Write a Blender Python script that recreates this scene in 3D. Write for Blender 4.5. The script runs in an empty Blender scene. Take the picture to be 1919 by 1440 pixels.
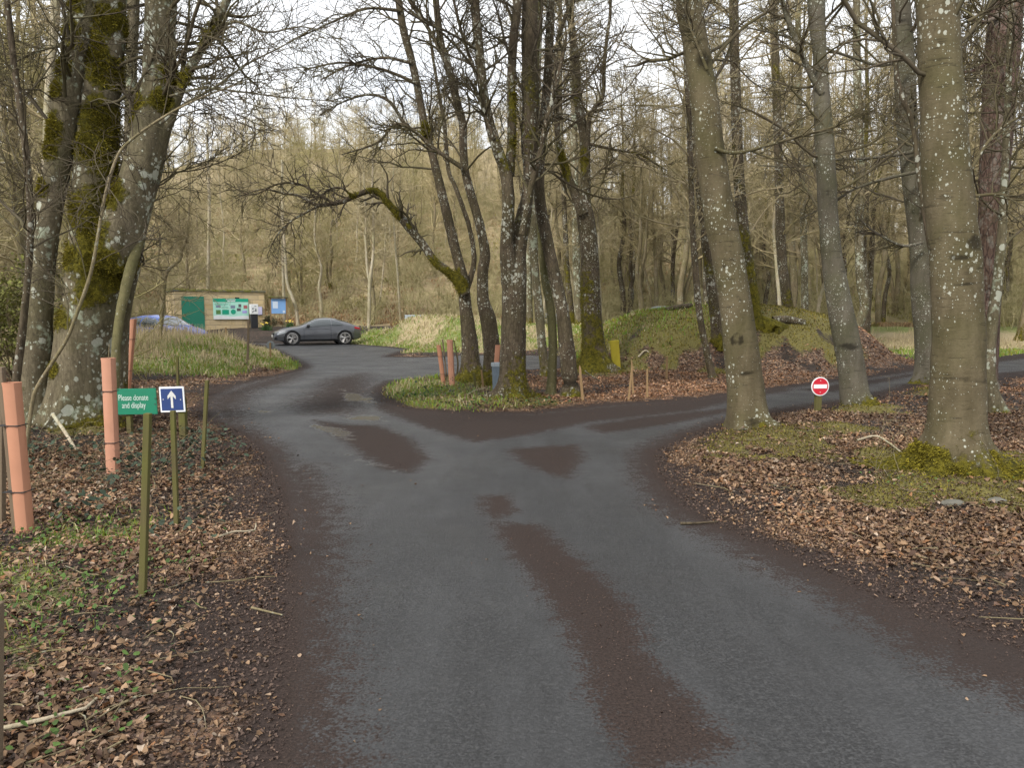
import bpy, math, random
import numpy as np
from mathutils import Vector, Matrix

# ------------------------------------------------------------------ camera, world, sun, exposure
SC = bpy.context.scene
COL = SC.collection
RNG = np.random.default_rng(7)
random.seed(7)

FPX = 1386.0                 # focal length in photo pixels (photo 1919 x 1440)
CAM_Z = 1.6
PITCH = math.atan(135.0 / FPX)
cam_data = bpy.data.cameras.new("camera")
cam = bpy.data.objects.new("camera", cam_data)
COL.objects.link(cam)
cam_data.sensor_width = 36.0
cam_data.lens = 36.0 * FPX / 1919.0
cam_data.clip_start = 0.05
cam_data.clip_end = 2000.0
cam.location = (0, 0, CAM_Z)
cam.rotation_euler = (math.pi / 2 - PITCH, 0, 0)
SC.camera = cam

SUN_EL, SUN_AZ = math.radians(40), math.radians(218)      # azimuth clockwise from +Y: behind the camera, to the left
world = bpy.data.worlds.new("World")
SC.world = world
world.use_nodes = True
wn, wl = world.node_tree.nodes, world.node_tree.links
wn.clear()
w_out = wn.new("ShaderNodeOutputWorld")
w_bg = wn.new("ShaderNodeBackground")
w_sky = wn.new("ShaderNodeTexSky")
w_sky.sky_type = 'NISHITA'
w_sky.sun_disc = False
w_sky.sun_elevation = SUN_EL
w_sky.sun_rotation = SUN_AZ
w_sky.air_density = 1.0
w_sky.dust_density = 2.0
w_tc = wn.new("ShaderNodeTexCoord")
w_no = wn.new("ShaderNodeTexNoise")
w_no.inputs["Scale"].default_value = 3.2
w_no.inputs["Detail"].default_value = 6.0
w_rp = wn.new("ShaderNodeValToRGB")
w_rp.color_ramp.elements[0].position = 0.30
w_rp.color_ramp.elements[1].position = 0.50
w_rp.color_ramp.elements[0].color = (0.72, 0.72, 0.72, 1)
w_mx = wn.new("ShaderNodeMix")
w_mx.data_type = 'RGBA'
w_mx.inputs[7].default_value = (8.5, 8.7, 9.0, 1)        # bright cloud
wl.new(w_tc.outputs["Generated"], w_no.inputs["Vector"])
wl.new(w_no.outputs["Fac"], w_rp.inputs["Fac"])
wl.new(w_rp.outputs["Color"], w_mx.inputs[0])
wl.new(w_sky.outputs["Color"], w_mx.inputs[6])
wl.new(w_mx.outputs[2], w_bg.inputs["Color"])
w_bg.inputs["Strength"].default_value = 0.122
wl.new(w_bg.outputs["Background"], w_out.inputs["Surface"])

sun_data = bpy.data.lights.new("sun", 'SUN')
sun_data.energy = 3.4
sun_data.angle = math.radians(11)
sun_data.color = (1.0, 0.96, 0.90)
sun = bpy.data.objects.new("sun", sun_data)
COL.objects.link(sun)
_sd = Vector((math.sin(SUN_AZ) * math.cos(SUN_EL), math.cos(SUN_AZ) * math.cos(SUN_EL), math.sin(SUN_EL)))
sun.rotation_euler = _sd.to_track_quat('Z', 'Y').to_euler()

SC.view_settings.view_transform = 'Standard'
SC.view_settings.look = 'None'
SC.view_settings.gamma = 1.0
SC.view_settings.exposure = 0.45
SC.render.engine = 'CYCLES'
SC.cycles.max_bounces = 5
SC.cycles.diffuse_bounces = 2
SC.cycles.adaptive_threshold = 0.03
SC.cycles.use_denoising = True

# ------------------------------------------------------------------ numeric helpers
def sst(a, b, t):
    t = np.clip((t - a) / (b - a), 0, 1)
    return t * t * (3 - 2 * t)

def _h(i, j, k, s):
    i = i.astype(np.uint32); j = j.astype(np.uint32); k = k.astype(np.uint32)
    n = i * np.uint32(374761393) + j * np.uint32(668265263) + k * np.uint32(2147483647 - 1013904223 + 144665) + np.uint32((s * 2654435761) % 4294967296)
    n = (n ^ (n >> np.uint32(13))) * np.uint32(1274126177)
    n = (n ^ (n >> np.uint32(16))) * np.uint32(2246822519)
    n = n ^ (n >> np.uint32(15))
    return n.astype(np.float64) / 4294967295.0

def vnoise(x, y, z=None, seed=0):
    x = np.asarray(x, float); y = np.asarray(y, float)
    z = np.zeros_like(x) if z is None else np.asarray(z, float)
    xi, yi, zi = np.floor(x), np.floor(y), np.floor(z)
    fx, fy, fz = x - xi, y - yi, z - zi
    fx = fx * fx * (3 - 2 * fx); fy = fy * fy * (3 - 2 * fy); fz = fz * fz * (3 - 2 * fz)
    xi = xi.astype(np.int64); yi = yi.astype(np.int64); zi = zi.astype(np.int64)
    r = 0
    for a in (0, 1):
        for b in (0, 1):
            for c in (0, 1):
                wgt = (fx if a else 1 - fx) * (fy if b else 1 - fy) * (fz if c else 1 - fz)
                r = r + wgt * _h(xi + a, yi + b, zi + c, seed)
    return r

def fbm(x, y, z=None, seed=0, o=3):
    r, amp, tot = 0, 1.0, 0.0
    for k in range(o):
        f = 2.0 ** k
        r = r + amp * vnoise(np.asarray(x) * f, np.asarray(y) * f, None if z is None else np.asarray(z) * f, seed + k * 17)
        tot += amp; amp *= 0.5
    return r / tot

_c, _s = math.cos(PITCH), math.sin(PITCH)
def ray(px, py):
    dx, dy = (px - 959.5) / FPX, -(py - 720.0) / FPX
    return np.array([dx, _c + dy * _s, -_s + dy * _c])

def at(px, py, d):
    """world point seen at a photo pixel, at forward distance d"""
    r = ray(px, py)
    return np.array([0, 0, CAM_Z]) + r * (d / r[1])

def mpp(px, py, d):
    """metres per photo pixel there"""
    r = ray(px, py)
    return d / r[1] / FPX

def flat(px, py):
    r = ray(px, py)
    t = CAM_Z / -r[2]
    return np.array([r[0] * t, r[1] * t])

def sdf(poly, x, y):
    """signed distance to a polygon, negative inside"""
    p = np.asarray(poly, float)
    d2 = np.full(x.shape, 1e18); ins = np.zeros(x.shape, bool)
    n = len(p)
    for i in range(n):
        a, b = p[i], p[(i + 1) % n]
        ex, ey = b[0] - a[0], b[1] - a[1]
        wx, wy = x - a[0], y - a[1]
        t = np.clip((wx * ex + wy * ey) / (ex * ex + ey * ey + 1e-12), 0, 1)
        d2 = np.minimum(d2, (wx - ex * t) ** 2 + (wy - ey * t) ** 2)
        c1 = (a[1] <= y) != (b[1] <= y)
        if ey != 0:
            ins ^= c1 & (wx < ex * (wy / ey))
    d = np.sqrt(d2)
    return np.where(ins, -d, d)

def P(*pts):
    return [flat(*p) for p in pts]

# ------------------------------------------------------------------ traced ground regions (road edges, dirt, puddles)
ROAD_A = [flat(545, 1440) + np.array([-0.3, -4.5])] + P(
    (545, 1440), (558, 1200), (556, 1020), (535, 910), (497, 838), (445, 806), (398, 790), (383, 768),
    (400, 742), (440, 722), (500, 709), (556, 696), (574, 687), (548, 672), (515, 656), (480, 645)) + \
    [np.array(v) for v in ((-15.5, 33.0), (-19, 33.2), (-23, 33.4), (-23, 37.5), (-17, 38.5), (-12, 38.0), (-8.2, 37.0))] + P(
    (672, 646), (720, 650), (768, 655), (742, 663), (724, 669), (790, 670), (880, 665.5), (1000, 666), (1056, 670),
    (1052, 690), (1000, 693.5), (900, 697), (810, 707), (737, 714), (708, 727), (716, 752), (760, 769),
    (870, 778), (1000, 777), (1130, 762), (1280, 751), (1430, 731), (1520, 719), (1630, 706), (1713, 694), (1780, 684), (1860, 672), (1919, 664)) + \
    [np.array(v) for v in ((19, 26.5), (30, 27), (30, 18.5), (19, 18.3))] + P(
    (1919, 702), (1860, 712), (1713, 721), (1630, 744), (1573, 753), (1447, 771), (1370, 787), (1290, 812), (1215, 848), (1222, 885), (1262, 945),
    (1330, 985), (1440, 1030), (1600, 1105), (1760, 1170), (1919, 1230)) + [np.array((6.0, 2.0)), np.array((6.5, -3.0))]
DIRT = [
    P((590, 788), (650, 797), (705, 798), (765, 822), (803, 860), (770, 886), (722, 880), (680, 852), (640, 822)),
    P((955, 842), (1080, 834), (1092, 858), (1062, 897), (1012, 882), (972, 862)),
    P((928, 982), (1010, 983), (1062, 1032), (1132, 1090), (1196, 1150), (1212, 1228), (1262, 1282), (1312, 1332), (1376, 1390), (1330, 1420), (1290, 1440),
      (1190, 1440), (1110, 1310), (1085, 1220), (1030, 1130), (978, 1062), (940, 1012)),
    P((903, 932), (950, 928), (965, 960), (930, 975), (906, 955)),
    P((540, 885), (580, 872), (625, 950), (630, 1050), (598, 1200), (585, 1440), (560, 1800), (400, 1600), (500, 1200)),
    P((720, 745), (760, 767), (1000, 779), (1200, 757), (1370, 740), (1480, 724), (1480, 732), (1370, 752), (1300, 770), (1100, 792), (990, 815), (890, 829), (800, 802), (745, 782), (705, 765)),
    P((383, 768), (400, 742), (500, 709), (560, 696), (572, 700), (530, 718), (470, 735), (450, 765), (445, 790), (490, 830), (560, 920), (535, 905), (440, 803)),
    P((620, 712), (680, 700), (690, 735), (650, 775), (590, 775), (560, 760)),
    P((1095, 800), (1200, 783), (1370, 765), (1370, 772), (1250, 796), (1130, 812)),
    P((1500, 731), (1713, 700), (1713, 705), (1560, 735)),
    P((1205, 845), (1230, 880), (1270, 940), (1300, 975), (1400, 1048), (1560, 1130), (1700, 1218), (1800, 1270), (1919, 1318), (2200, 1400), (2300, 1200), (1700, 1080), (1400, 980), (1250, 860)),
    P((1860, 672), (1990, 656), (1990, 664), (1860, 680)), P((1700, 722), (1860, 700), (1990, 690), (1990, 710), (1860, 716)),
]
WET = [P((560, 790), (660, 806), (668, 826), (650, 829), (600, 812)), P((640, 775), (720, 780), (730, 790), (650, 788)), P((480, 771), (520, 772), (510, 777), (478, 776)),
       P((650, 852), (760, 880), (740, 886), (690, 870)), P((640, 728), (700, 748), (700, 756), (640, 752))]

MOSS_SPOTS = [(1408, 822, 1.3), (1480, 815, .9), (1340, 830, .7), (1790, 915, .85), (1900, 940, .6), (1640, 930, .4), (1850, 925, .7), (1710, 905, .55), (1610, 765, .75), (1580, 803, .5), (1735, 735, .9), (1850, 870, .6), (1900, 860, .6),
              (965, 755, .8), (1120, 697, 1.1), (1345, 700, .6), (890, 715, .5), (1640, 850, .4), (1690, 925, .5), (165, 812, .6), (1520, 690, .4)]
MOSS_W = [(flat(a, b), r) for a, b, r in MOSS_SPOTS]

def road_sd(x, y):
    return sdf(ROAD_A, x, y)

def H(x, y, micro=True):
    x = np.asarray(x, float); y = np.asarray(y, float)
    sd0 = road_sd(x, y); k0 = sst(-.1, 2.6, sd0)
    h = 0.7 * sst(37.5, 46, y)
    # grassy verge on the left
    h = h + 0.72 * k0 * sst(17.0, 22.5, y) * (1 - sst(26.5, 31.0, y)) * (1 - sst(-10.5, -6.4, x))
    # grassy mound in the middle
    h = h + 1.35 * k0 * sst(28.3, 35.0, y + 0.35 * np.clip(-x - 4, 0, 5)) * (1 - sst(37, 43, y)) * sst(-8.4, -4.6, x) * (1 - sst(3, 10, x)) * (1 - .33 * sst(-3, 1.5, x))
    # mossy mound on the right
    rx = np.where(x < 7.6, (x - 7.6) / 9.2, (x - 7.6) / 5.6)
    ry = np.where(y < 24.5, (y - 24.5) / 5.5, (y - 24.5) / 9.0)
    q = np.clip(1 - rx * rx - ry * ry, 0, 1)
    h = h + 1.85 * k0 * q * sst(0, .6, q) ** .8
    # hillside
    sl = 0.30 - 0.16 * sst(4, 45, x)
    u = np.clip(y - 47.0 - 2.0 * sst(0, 20, x), 0, None)
    hill = np.where(u < 9, u * u / 18.0 * .42 * 2 * .55, (9 * .42 * .55) + (u - 9) * sl)
    hill = np.minimum(hill, 40)
    h = h + hill * sst(-120, -60, x) * .999
    # low humps round the trees
    for (a, b, rr, hh) in ((-7.2, 10.3, 2.2, .15), (0.0, 13.2, 1.6, .05), (-13, 12, 4, .4)):
        h = h + hh * np.exp(-((x - a) ** 2 + (y - b) ** 2) / (rr * rr))
    if micro:
        off = sst(0.0, 1.0, sd0)
        h = h + off * (0.10 * (fbm(x * .6, y * .6, seed=3) - .5) + .05 * (fbm(x * 2.7, y * 2.7, seed=9) - .5))
        h = h + (0.2 + .8 * off) * 0.012 * (fbm(x * 11, y * 11, seed=5, o=2) - .5)
        h = h + .5 * sst(48, 60, y) * (fbm(x * .25, y * .25, seed=31) - .5) * 1.6
        h = h + .09 * (sst(20, 24, y) * (1 - sst(46, 48, y)) * off) * (fbm(x * .9, y * .9, seed=33) - .5)
        for (p, r) in MOSS_W:
            h = h + 0.05 * off * np.exp(-((x - p[0]) ** 2 + (y - p[1]) ** 2) / (r * r * .35)) * (0.4 + fbm(x * 6, y * 6, seed=12, o=2))
    return h

def H1(x, y):
    return float(H(np.array([x]), np.array([y]))[0])

def ground_at(px, py):
    """first hit of the pixel's ray with the terrain"""
    r = ray(px, py)
    t = np.concatenate([np.linspace(1, 30, 600), np.linspace(30.1, 160, 900)]) / r[1]
    X, Y, Z = r[0] * t, r[1] * t, CAM_Z + r[2] * t
    hit = np.where(Z < H(X, Y, False))[0]
    i = hit[0] if len(hit) else len(t) - 1
    return np.array([X[i], Y[i], H1(X[i], Y[i])])

def masks(x, y):
    """dict of 0..1 surface masks: asphalt, dirt, wet, grass, straw, moss, litter"""
    sd = road_sd(x, y)
    n1 = fbm(x * .8, y * .8, seed=41); n2 = fbm(x * 2.5, y * 2.5, seed=42)
    dirt = np.zeros_like(x); wet = np.zeros_like(x)
    near = (y < 30)
    dirt = np.clip(0.5 + .5 * (sd + .18) / .45, 0, 1) * np.clip(1.4 - sd / .6, 0, 1)
    for k, p in enumerate(DIRT):
        d = sdf(p, x, y)
        soft = .13 + .016 * np.clip(y, 0, 30)
        dirt = np.maximum(dirt, np.clip(0.5 - d / (2 * soft * (2.6 if k in (4, 6, 10) else 3.2 if k == 7 else 1)), 0, 1))
    for p in WET:
        d = sdf(p, x, y)
        wet = np.maximum(wet, np.clip(0.5 - d / .5, 0, 1))
    # grass
    g = 0.9 * sst(17.3, 19.3, y) * (1 - sst(30, 33, y)) * (1 - sst(-9.0, -6.6, x + .35 * (y - 20)))
    mid = sst(28.0, 29.5, y + .3 * np.clip(-x - 4, 0, 5)) * (1 - sst(42, 46, y)) * sst(-9.2, -7.6, x) * (1 - sst(4, 8, x))
    g = np.maximum(g, mid)
    isl = P((735, 716), (712, 740), (770, 764), (870, 772), (930, 765), (880, 730), (830, 708))
    g = np.maximum(g, np.clip(.6 - sdf(isl, x, y) / 1.2, 0, 1) * np.clip(.25 + n2 * 1.1, 0, .85))
    tip = P((420, 712), (470, 690), (560, 694), (560, 680), (500, 655), (440, 660), (300, 690))
    g = np.maximum(g, np.clip(.5 - sdf(tip, x, y) / .8, 0, 1))
    lg = np.exp(-((x + 2.9) ** 2) / .5 - ((y - 3.9) ** 2) / 1.8) * 1.1 + np.exp(-((x + 3.2) ** 2) / .9 - ((y - 5.1) ** 2) / .5) * .8 + 1.6 * np.exp(-((x + 2.35) ** 2) / .06 - ((y - 3.3) ** 2) / .12)
    g = np.maximum(g, np.clip(lg * (-.45 + n2 * 1.6), 0, 1))
    rg = sst(20.5, 23, y) * sst(13.0, 15.5, x) * (1 - sst(46, 52, y))
    g = np.maximum(g, .62 * rg)
    g = np.maximum(g, .5 * sst(46, 50, y) * (1 - sst(62, 74, y)) * sst(2, 8, x))
    g = np.maximum(g, .9 * sst(31, 34, y) * (1 - sst(44, 48, y)) * sst(10, 13, x))
    # straw: dead grass
    st = np.clip((n1 - .38) * 4, 0, 1)
    straw = np.where(mid > .2, .12 + .62 * st, 0) + np.where((x < -7) & (y > 17) & (y < 33), .10 + .5 * st + .3 * sst(-10, -14, x), 0)
    straw = np.maximum(straw, .9 * sst(30, 33, y) * (1 - sst(40, 46, y)) * sst(11, 14, x))
    straw = np.clip(straw, 0, 1)
    # moss
    m = np.zeros_like(x)
    for (p, r) in MOSS_W:
        dd = np.hypot(x - p[0], (y - p[1]) * .8) / r
        m = np.maximum(m, np.clip(1.35 - dd + (n2 - .5) * 1.4, 0, 1))
    rx = np.where(x < 7.6, (x - 7.6) / 9.2, (x - 7.6) / 5.6)
    ry = np.where(y < 24.5, (y - 24.5) / 5.5, (y - 24.5) / 9.0)
    q = 1 - rx * rx - ry * ry
    m = np.maximum(m, sst(.16, .66, q + (n1 - .5) * .8 + (n2 - .5) * .6) * .95 * (1 - .75 * sst(9.2, 11, x)))
    m = m * sst(0.1, .5, sd)
    g = np.maximum(g, .62 * sst(.25, .7, q + (n2 - .5) * .6) * (1 - sst(4.5, 9, x)))
    hillm = sst(46, 49, y)
    m = np.maximum(m, hillm * np.clip((n1 - .45) * 4, 0, .8))
    g = g * sst(-.05, .25, sd)
    lit = sst(0.02, .42, sd + (n2 - .5) * .25) * (1 - .85 * g) * (1 - .94 * sst(.25, .8, m)) * (1 - sst(24, 30, y) * .7)
    lit = lit * (0.22 + .95 * sst(.3, .62, n1 + .35 * (n2 - .5)))
    bank = sst(46, 48, y)
    return dict(sd=sd, dirt=dirt, wet=wet, grass=g, straw=straw, moss=m, litter=lit, bank=bank)

# ------------------------------------------------------------------ mesh and object helpers
def mesh_np(name, V, F, mat=None, smooth=True, cols=None, fl=None):
    """mesh from numpy arrays; F is one face array or a list of face arrays (tri / quad / n)"""
    V = np.asarray(V, np.float32)
    Fs = F if isinstance(F, list) else [F]
    Fs = [np.asarray(f, np.int32) for f in Fs if len(f)]
    me = bpy.data.meshes.new(name)
    me.vertices.add(len(V)); me.vertices.foreach_set("co", V.ravel())
    nl = sum(f.size for f in Fs); npol = sum(len(f) for f in Fs)
    me.loops.add(nl); me.polygons.add(npol)
    me.loops.foreach_set("vertex_index", np.concatenate([f.ravel() for f in Fs]))
    tot = np.concatenate([np.full(len(f), f.shape[1], np.int32) for f in Fs])
    st = np.concatenate([[0], np.cumsum(tot)[:-1]]).astype(np.int32)
    me.polygons.foreach_set("loop_start", st)
    me.polygons.foreach_set("use_smooth", np.full(npol, smooth))
    me.update(calc_edges=True)
    if cols:
        for k, c in cols.items():
            a = me.attributes.new(k, 'FLOAT_COLOR', 'POINT')
            c = np.asarray(c, np.float32)
            if c.shape[1] == 3:
                c = np.hstack([c, np.ones((len(c), 1), np.float32)])
            a.data.foreach_set("color", c.ravel())
    if fl:
        for k, c in fl.items():
            a = me.attributes.new(k, 'FLOAT', 'POINT')
            a.data.foreach_set("value", np.asarray(c, np.float32))
    if mat: me.materials.append(mat)
    return me

def link(name, me, parent=None, loc=None):
    o = bpy.data.objects.new(name, me)
    COL.objects.link(o)
    if parent: o.parent = parent
    if loc is not None: o.location = loc
    return o

def tag(o, label=None, cat=None, group=None, kind=None):
    if label: o["label"] = label
    if cat: o["category"] = cat
    if group: o["group"] = group
    if kind: o["kind"] = kind
    return o

def thing(name, label, cat, loc=(0, 0, 0), rz=0.0, group=None):
    o = bpy.data.objects.new(name, None)
    o.empty_display_size = .2
    COL.objects.link(o)
    o.location = loc; o.rotation_euler = (0, 0, rz)
    return tag(o, label, cat, group)

def copy_tree(o, parent=None):
    c = o.copy(); COL.objects.link(c)
    if parent: c.parent = parent
    for ch in list(o.children): copy_tree(ch, c)
    return c

class MB:
    """collects boxes, tubes, discs ... into ONE mesh"""
    def __init__(s): s.V = []; s.F = []
    def add(s, V, F):
        b = len(s.V); s.V += [tuple(v) for v in V]; s.F += [tuple(i + b for i in f) for f in F]; return s
    def box(s, c, d, rot=None, bev=0.0):
        x, y, z = d[0] / 2, d[1] / 2, d[2] / 2
        b = min(bev, x * .9, y * .9, z * .9)
        if b <= 0:
            V = [(i * x, j * y, k * z) for i in (-1, 1) for j in (-1, 1) for k in (-1, 1)]
            F = [(0, 1, 3, 2), (4, 6, 7, 5), (0, 4, 5, 1), (2, 3, 7, 6), (0, 2, 6, 4), (1, 5, 7, 3)]
        else:
            V = []; idx = {}
            for i in (-1, 1):
                for j in (-1, 1):
                    for k in (-1, 1):
                        for a in range(3):
                            p = [i * (x - b), j * (y - b), k * (z - b)]
                            p[a] = (i * x, j * y, k * z)[a]
                            idx[i, j, k, a] = len(V); V.append(tuple(p))
            F = []
            q = [(-1, -1), (1, -1), (1, 1), (-1, 1)]
            for sgn in (-1, 1):
                for a in range(3):
                    f = []
                    for (m, n) in q:
                        t = [0, 0, 0]; t[a] = sgn; t[(a + 1) % 3] = m; t[(a + 2) % 3] = n
                        f.append(idx[t[0], t[1], t[2], a])
                    F.append(tuple(f if sgn > 0 else f[::-1]))
            for a in range(3):
                for m in (-1, 1):
                    for n in (-1, 1):
                        e = []
                        for l in (-1, 1):
                            t = [0, 0, 0]; t[a] = l; t[(a + 1) % 3] = m; t[(a + 2) % 3] = n
                            e.append((idx[t[0], t[1], t[2], (a + 1) % 3], idx[t[0], t[1], t[2], (a + 2) % 3]))
                        F.append((e[0][0], e[1][0], e[1][1], e[0][1]))
            for i in (-1, 1):
                for j in (-1, 1):
                    for k in (-1, 1):
                        F.append(tuple(idx[i, j, k, a] for a in range(3)))
        M = rot if rot is not None else Matrix.Identity(3)
        return s.add([tuple(M @ Vector(v) + Vector(c)) for v in V], F)
    def tube(s, pts, r, n=8, caps=True):
        pts = [Vector(p) for p in pts]
        rr = r if isinstance(r, (list, tuple)) else [r] * len(pts)
        V = []; F = []
        t0 = (pts[-1] - pts[0]).normalized()
        ref = Vector((1, 0, 0)) if abs(t0.x) < .7 else Vector((0, 1, 0))
        for i, p in enumerate(pts):
            t = (pts[min(i + 1, len(pts) - 1)] - pts[max(i - 1, 0)]).normalized()
            u = t.cross(ref).normalized(); v = t.cross(u)
            for k in range(n):
                a = 2 * math.pi * k / n + math.pi / n
                V.append(p + (u * math.cos(a) + v * math.sin(a)) * rr[i])
        for i in range(len(pts) - 1):
            for k in range(n):
                F.append((i * n + k, i * n + (k + 1) % n, (i + 1) * n + (k + 1) % n, (i + 1) * n + k))
        if caps:
            F.append(tuple(range(n))[::-1]); F.append(tuple((len(pts) - 1) * n + k for k in range(n)))
        return s.add(V, F)
    def lathe(s, prof, c, axis='Y', n=28):
        """profile of (radius, along)"""
        V = []; F = []
        for (r, h) in prof:
            for k in range(n):
                a = 2 * math.pi * k / n
                p = {'Y': (r * math.cos(a), h, r * math.sin(a)), 'Z': (r * math.cos(a), r * math.sin(a), h), 'X': (h, r * math.cos(a), r * math.sin(a))}[axis]
                V.append((p[0] + c[0], p[1] + c[1], p[2] + c[2]))
        for i in range(len(prof) - 1):
            for k in range(n):
                F.append((i * n + k, i * n + (k + 1) % n, (i + 1) * n + (k + 1) % n, (i + 1) * n + k))
        F.append(tuple(range(n))); F.append(tuple((len(prof) - 1) * n + k for k in range(n)))
        return s.add(V, F)
    def prism(s, poly, y0, y1):
        """polygon in x,z extruded along y"""
        n = len(poly)
        V = [(p[0], y0, p[1]) for p in poly] + [(p[0], y1, p[1]) for p in poly]
        F = [tuple(range(n)), tuple(range(2 * n - 1, n - 1, -1))] + [(i, i + n, (i + 1) % n + n, (i + 1) % n) for i in range(n)]
        return s.add(V, F)
    def build(s, name, mat, parent=None, loc=None, smooth=False):
        me = bpy.data.meshes.new(name)
        me.from_pydata(s.V, [], s.F); me.update()
        import bmesh
        bm = bmesh.new(); bm.from_mesh(me); bmesh.ops.recalc_face_normals(bm, faces=bm.faces); bm.to_mesh(me); bm.free()
        if smooth:
            me.polygons.foreach_set("use_smooth", [True] * len(me.polygons))
            me.set_sharp_from_angle(angle=math.radians(40))
        me.materials.append(mat)
        return link(name, me, parent, loc)

# ------------------------------------------------------------------ materials
class NT:
    def __init__(s, name):
        s.m = bpy.data.materials.new(name); s.m.use_nodes = True
        s.t = s.m.node_tree; s.n = s.t.nodes; s.l = s.t.links
        s.b = s.n["Principled BSDF"]
        s.tc = s.n.new("ShaderNodeTexCoord")
        s.co = s.tc.outputs["Object"]
    def set(s, k, v):
        if hasattr(v, "is_linked"): s.l.new(v, s.b.inputs[k])
        else: s.b.inputs[k].default_value = v
    def scl(s, v, vec=None):
        n = s.n.new("ShaderNodeMapping"); n.inputs["Scale"].default_value = v
        s.l.new(vec or s.co, n.inputs["Vector"]); return n.outputs["Vector"]
    def noise(s, scale, detail=4, rough=.55, vec=None, out="Fac"):
        n = s.n.new("ShaderNodeTexNoise"); n.inputs["Scale"].default_value = scale
        n.inputs["Detail"].default_value = detail; n.inputs["Roughness"].default_value = rough
        s.l.new(vec or s.co, n.inputs["Vector"]); return n.outputs[out]
    def voro(s, scale, out="Distance", vec=None, feature='F1', rnd=1.0):
        n = s.n.new("ShaderNodeTexVoronoi"); n.feature = feature; n.inputs["Scale"].default_value = scale
        n.inputs["Randomness"].default_value = rnd
        s.l.new(vec or s.co, n.inputs["Vector"]); return n.outputs[out]
    def ramp(s, f, stops):
        n = s.n.new("ShaderNodeValToRGB"); cr = n.color_ramp
        while len(cr.elements) < len(stops): cr.elements.new(.5)
        for e, (p, c) in zip(cr.elements, stops):
            e.position = p; e.color = (c, c, c, 1) if isinstance(c, (int, float)) else (*c, 1)
        s.l.new(f, n.inputs["Fac"]); return n.outputs["Color"]
    def math(s, op, a, b=None, clamp=False):
        n = s.n.new("ShaderNodeMath"); n.operation = op; n.use_clamp = clamp
        for i, v in enumerate((a, b)):
            if v is None: continue
            if hasattr(v, "is_linked"): s.l.new(v, n.inputs[i])
            else: n.inputs[i].default_value = v
        return n.outputs[0]
    def mix(s, f, a, b, mode='MIX'):
        n = s.n.new("ShaderNodeMix"); n.data_type = 'RGBA'; n.blend_type = mode
        for k, v in (("Factor", f), ("A", a), ("B", b)):
            sk = [i for i in n.inputs if i.name == k and (i.type == 'RGBA' if k != "Factor" else i.type == 'VALUE')][0]
            if hasattr(v, "is_linked"): s.l.new(v, sk)
            else: sk.default_value = v if k == "Factor" else (*v, 1)
        return [o for o in n.outputs if o.type == 'RGBA'][0]
    def attr(s, name, out="Fac"):
        n = s.n.new("ShaderNodeAttribute"); n.attribute_name = name; return n.outputs[out]
    def sep(s, c):
        n = s.n.new("ShaderNodeSeparateColor"); s.l.new(c, n.inputs[0]); return n.outputs
    def objrand(s):
        return s.n.new("ShaderNodeObjectInfo").outputs["Random"]
    def bump(s, h, st=.3, dist=.02):
        n = s.n.new("ShaderNodeBump"); n.inputs["Strength"].default_value = st; n.inputs["Distance"].default_value = dist
        s.l.new(h, n.inputs["Height"]); s.l.new(n.outputs["Normal"], s.b.inputs["Normal"])

def plain(name, c, rough=.6, metal=0.0, spec=.5, var=.12, vs=8.0, coat=0.0):
    t = NT(name)
    t.set("Base Color", t.mix(t.noise(vs, 5), tuple(v * (1 - var) for v in c), tuple(min(1, v * (1 + var)) for v in c)))
    t.set("Roughness", rough); t.set("Metallic", metal); t.set("Specular IOR Level", spec)
    if coat: t.set("Coat Weight", coat); t.set("Coat Roughness", .08)
    return t.m

def wood(name, c1, c2, green=0.0, rough=.85):
    t = NT(name)
    g = t.noise(22, 6, .6, t.scl((1, 1, .06)))
    col = t.mix(g, c1, c2)
    if green:
        col = t.mix(t.math('MULTIPLY', t.ramp(t.noise(3, 3), [(.35, 0), (.6, 1)]), green), col, (.10, .115, .015))
    t.set("Base Color", col); t.set("Roughness", rough); t.set("Specular IOR Level", .2); t.bump(g, .4, .01)
    return t.m

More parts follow.
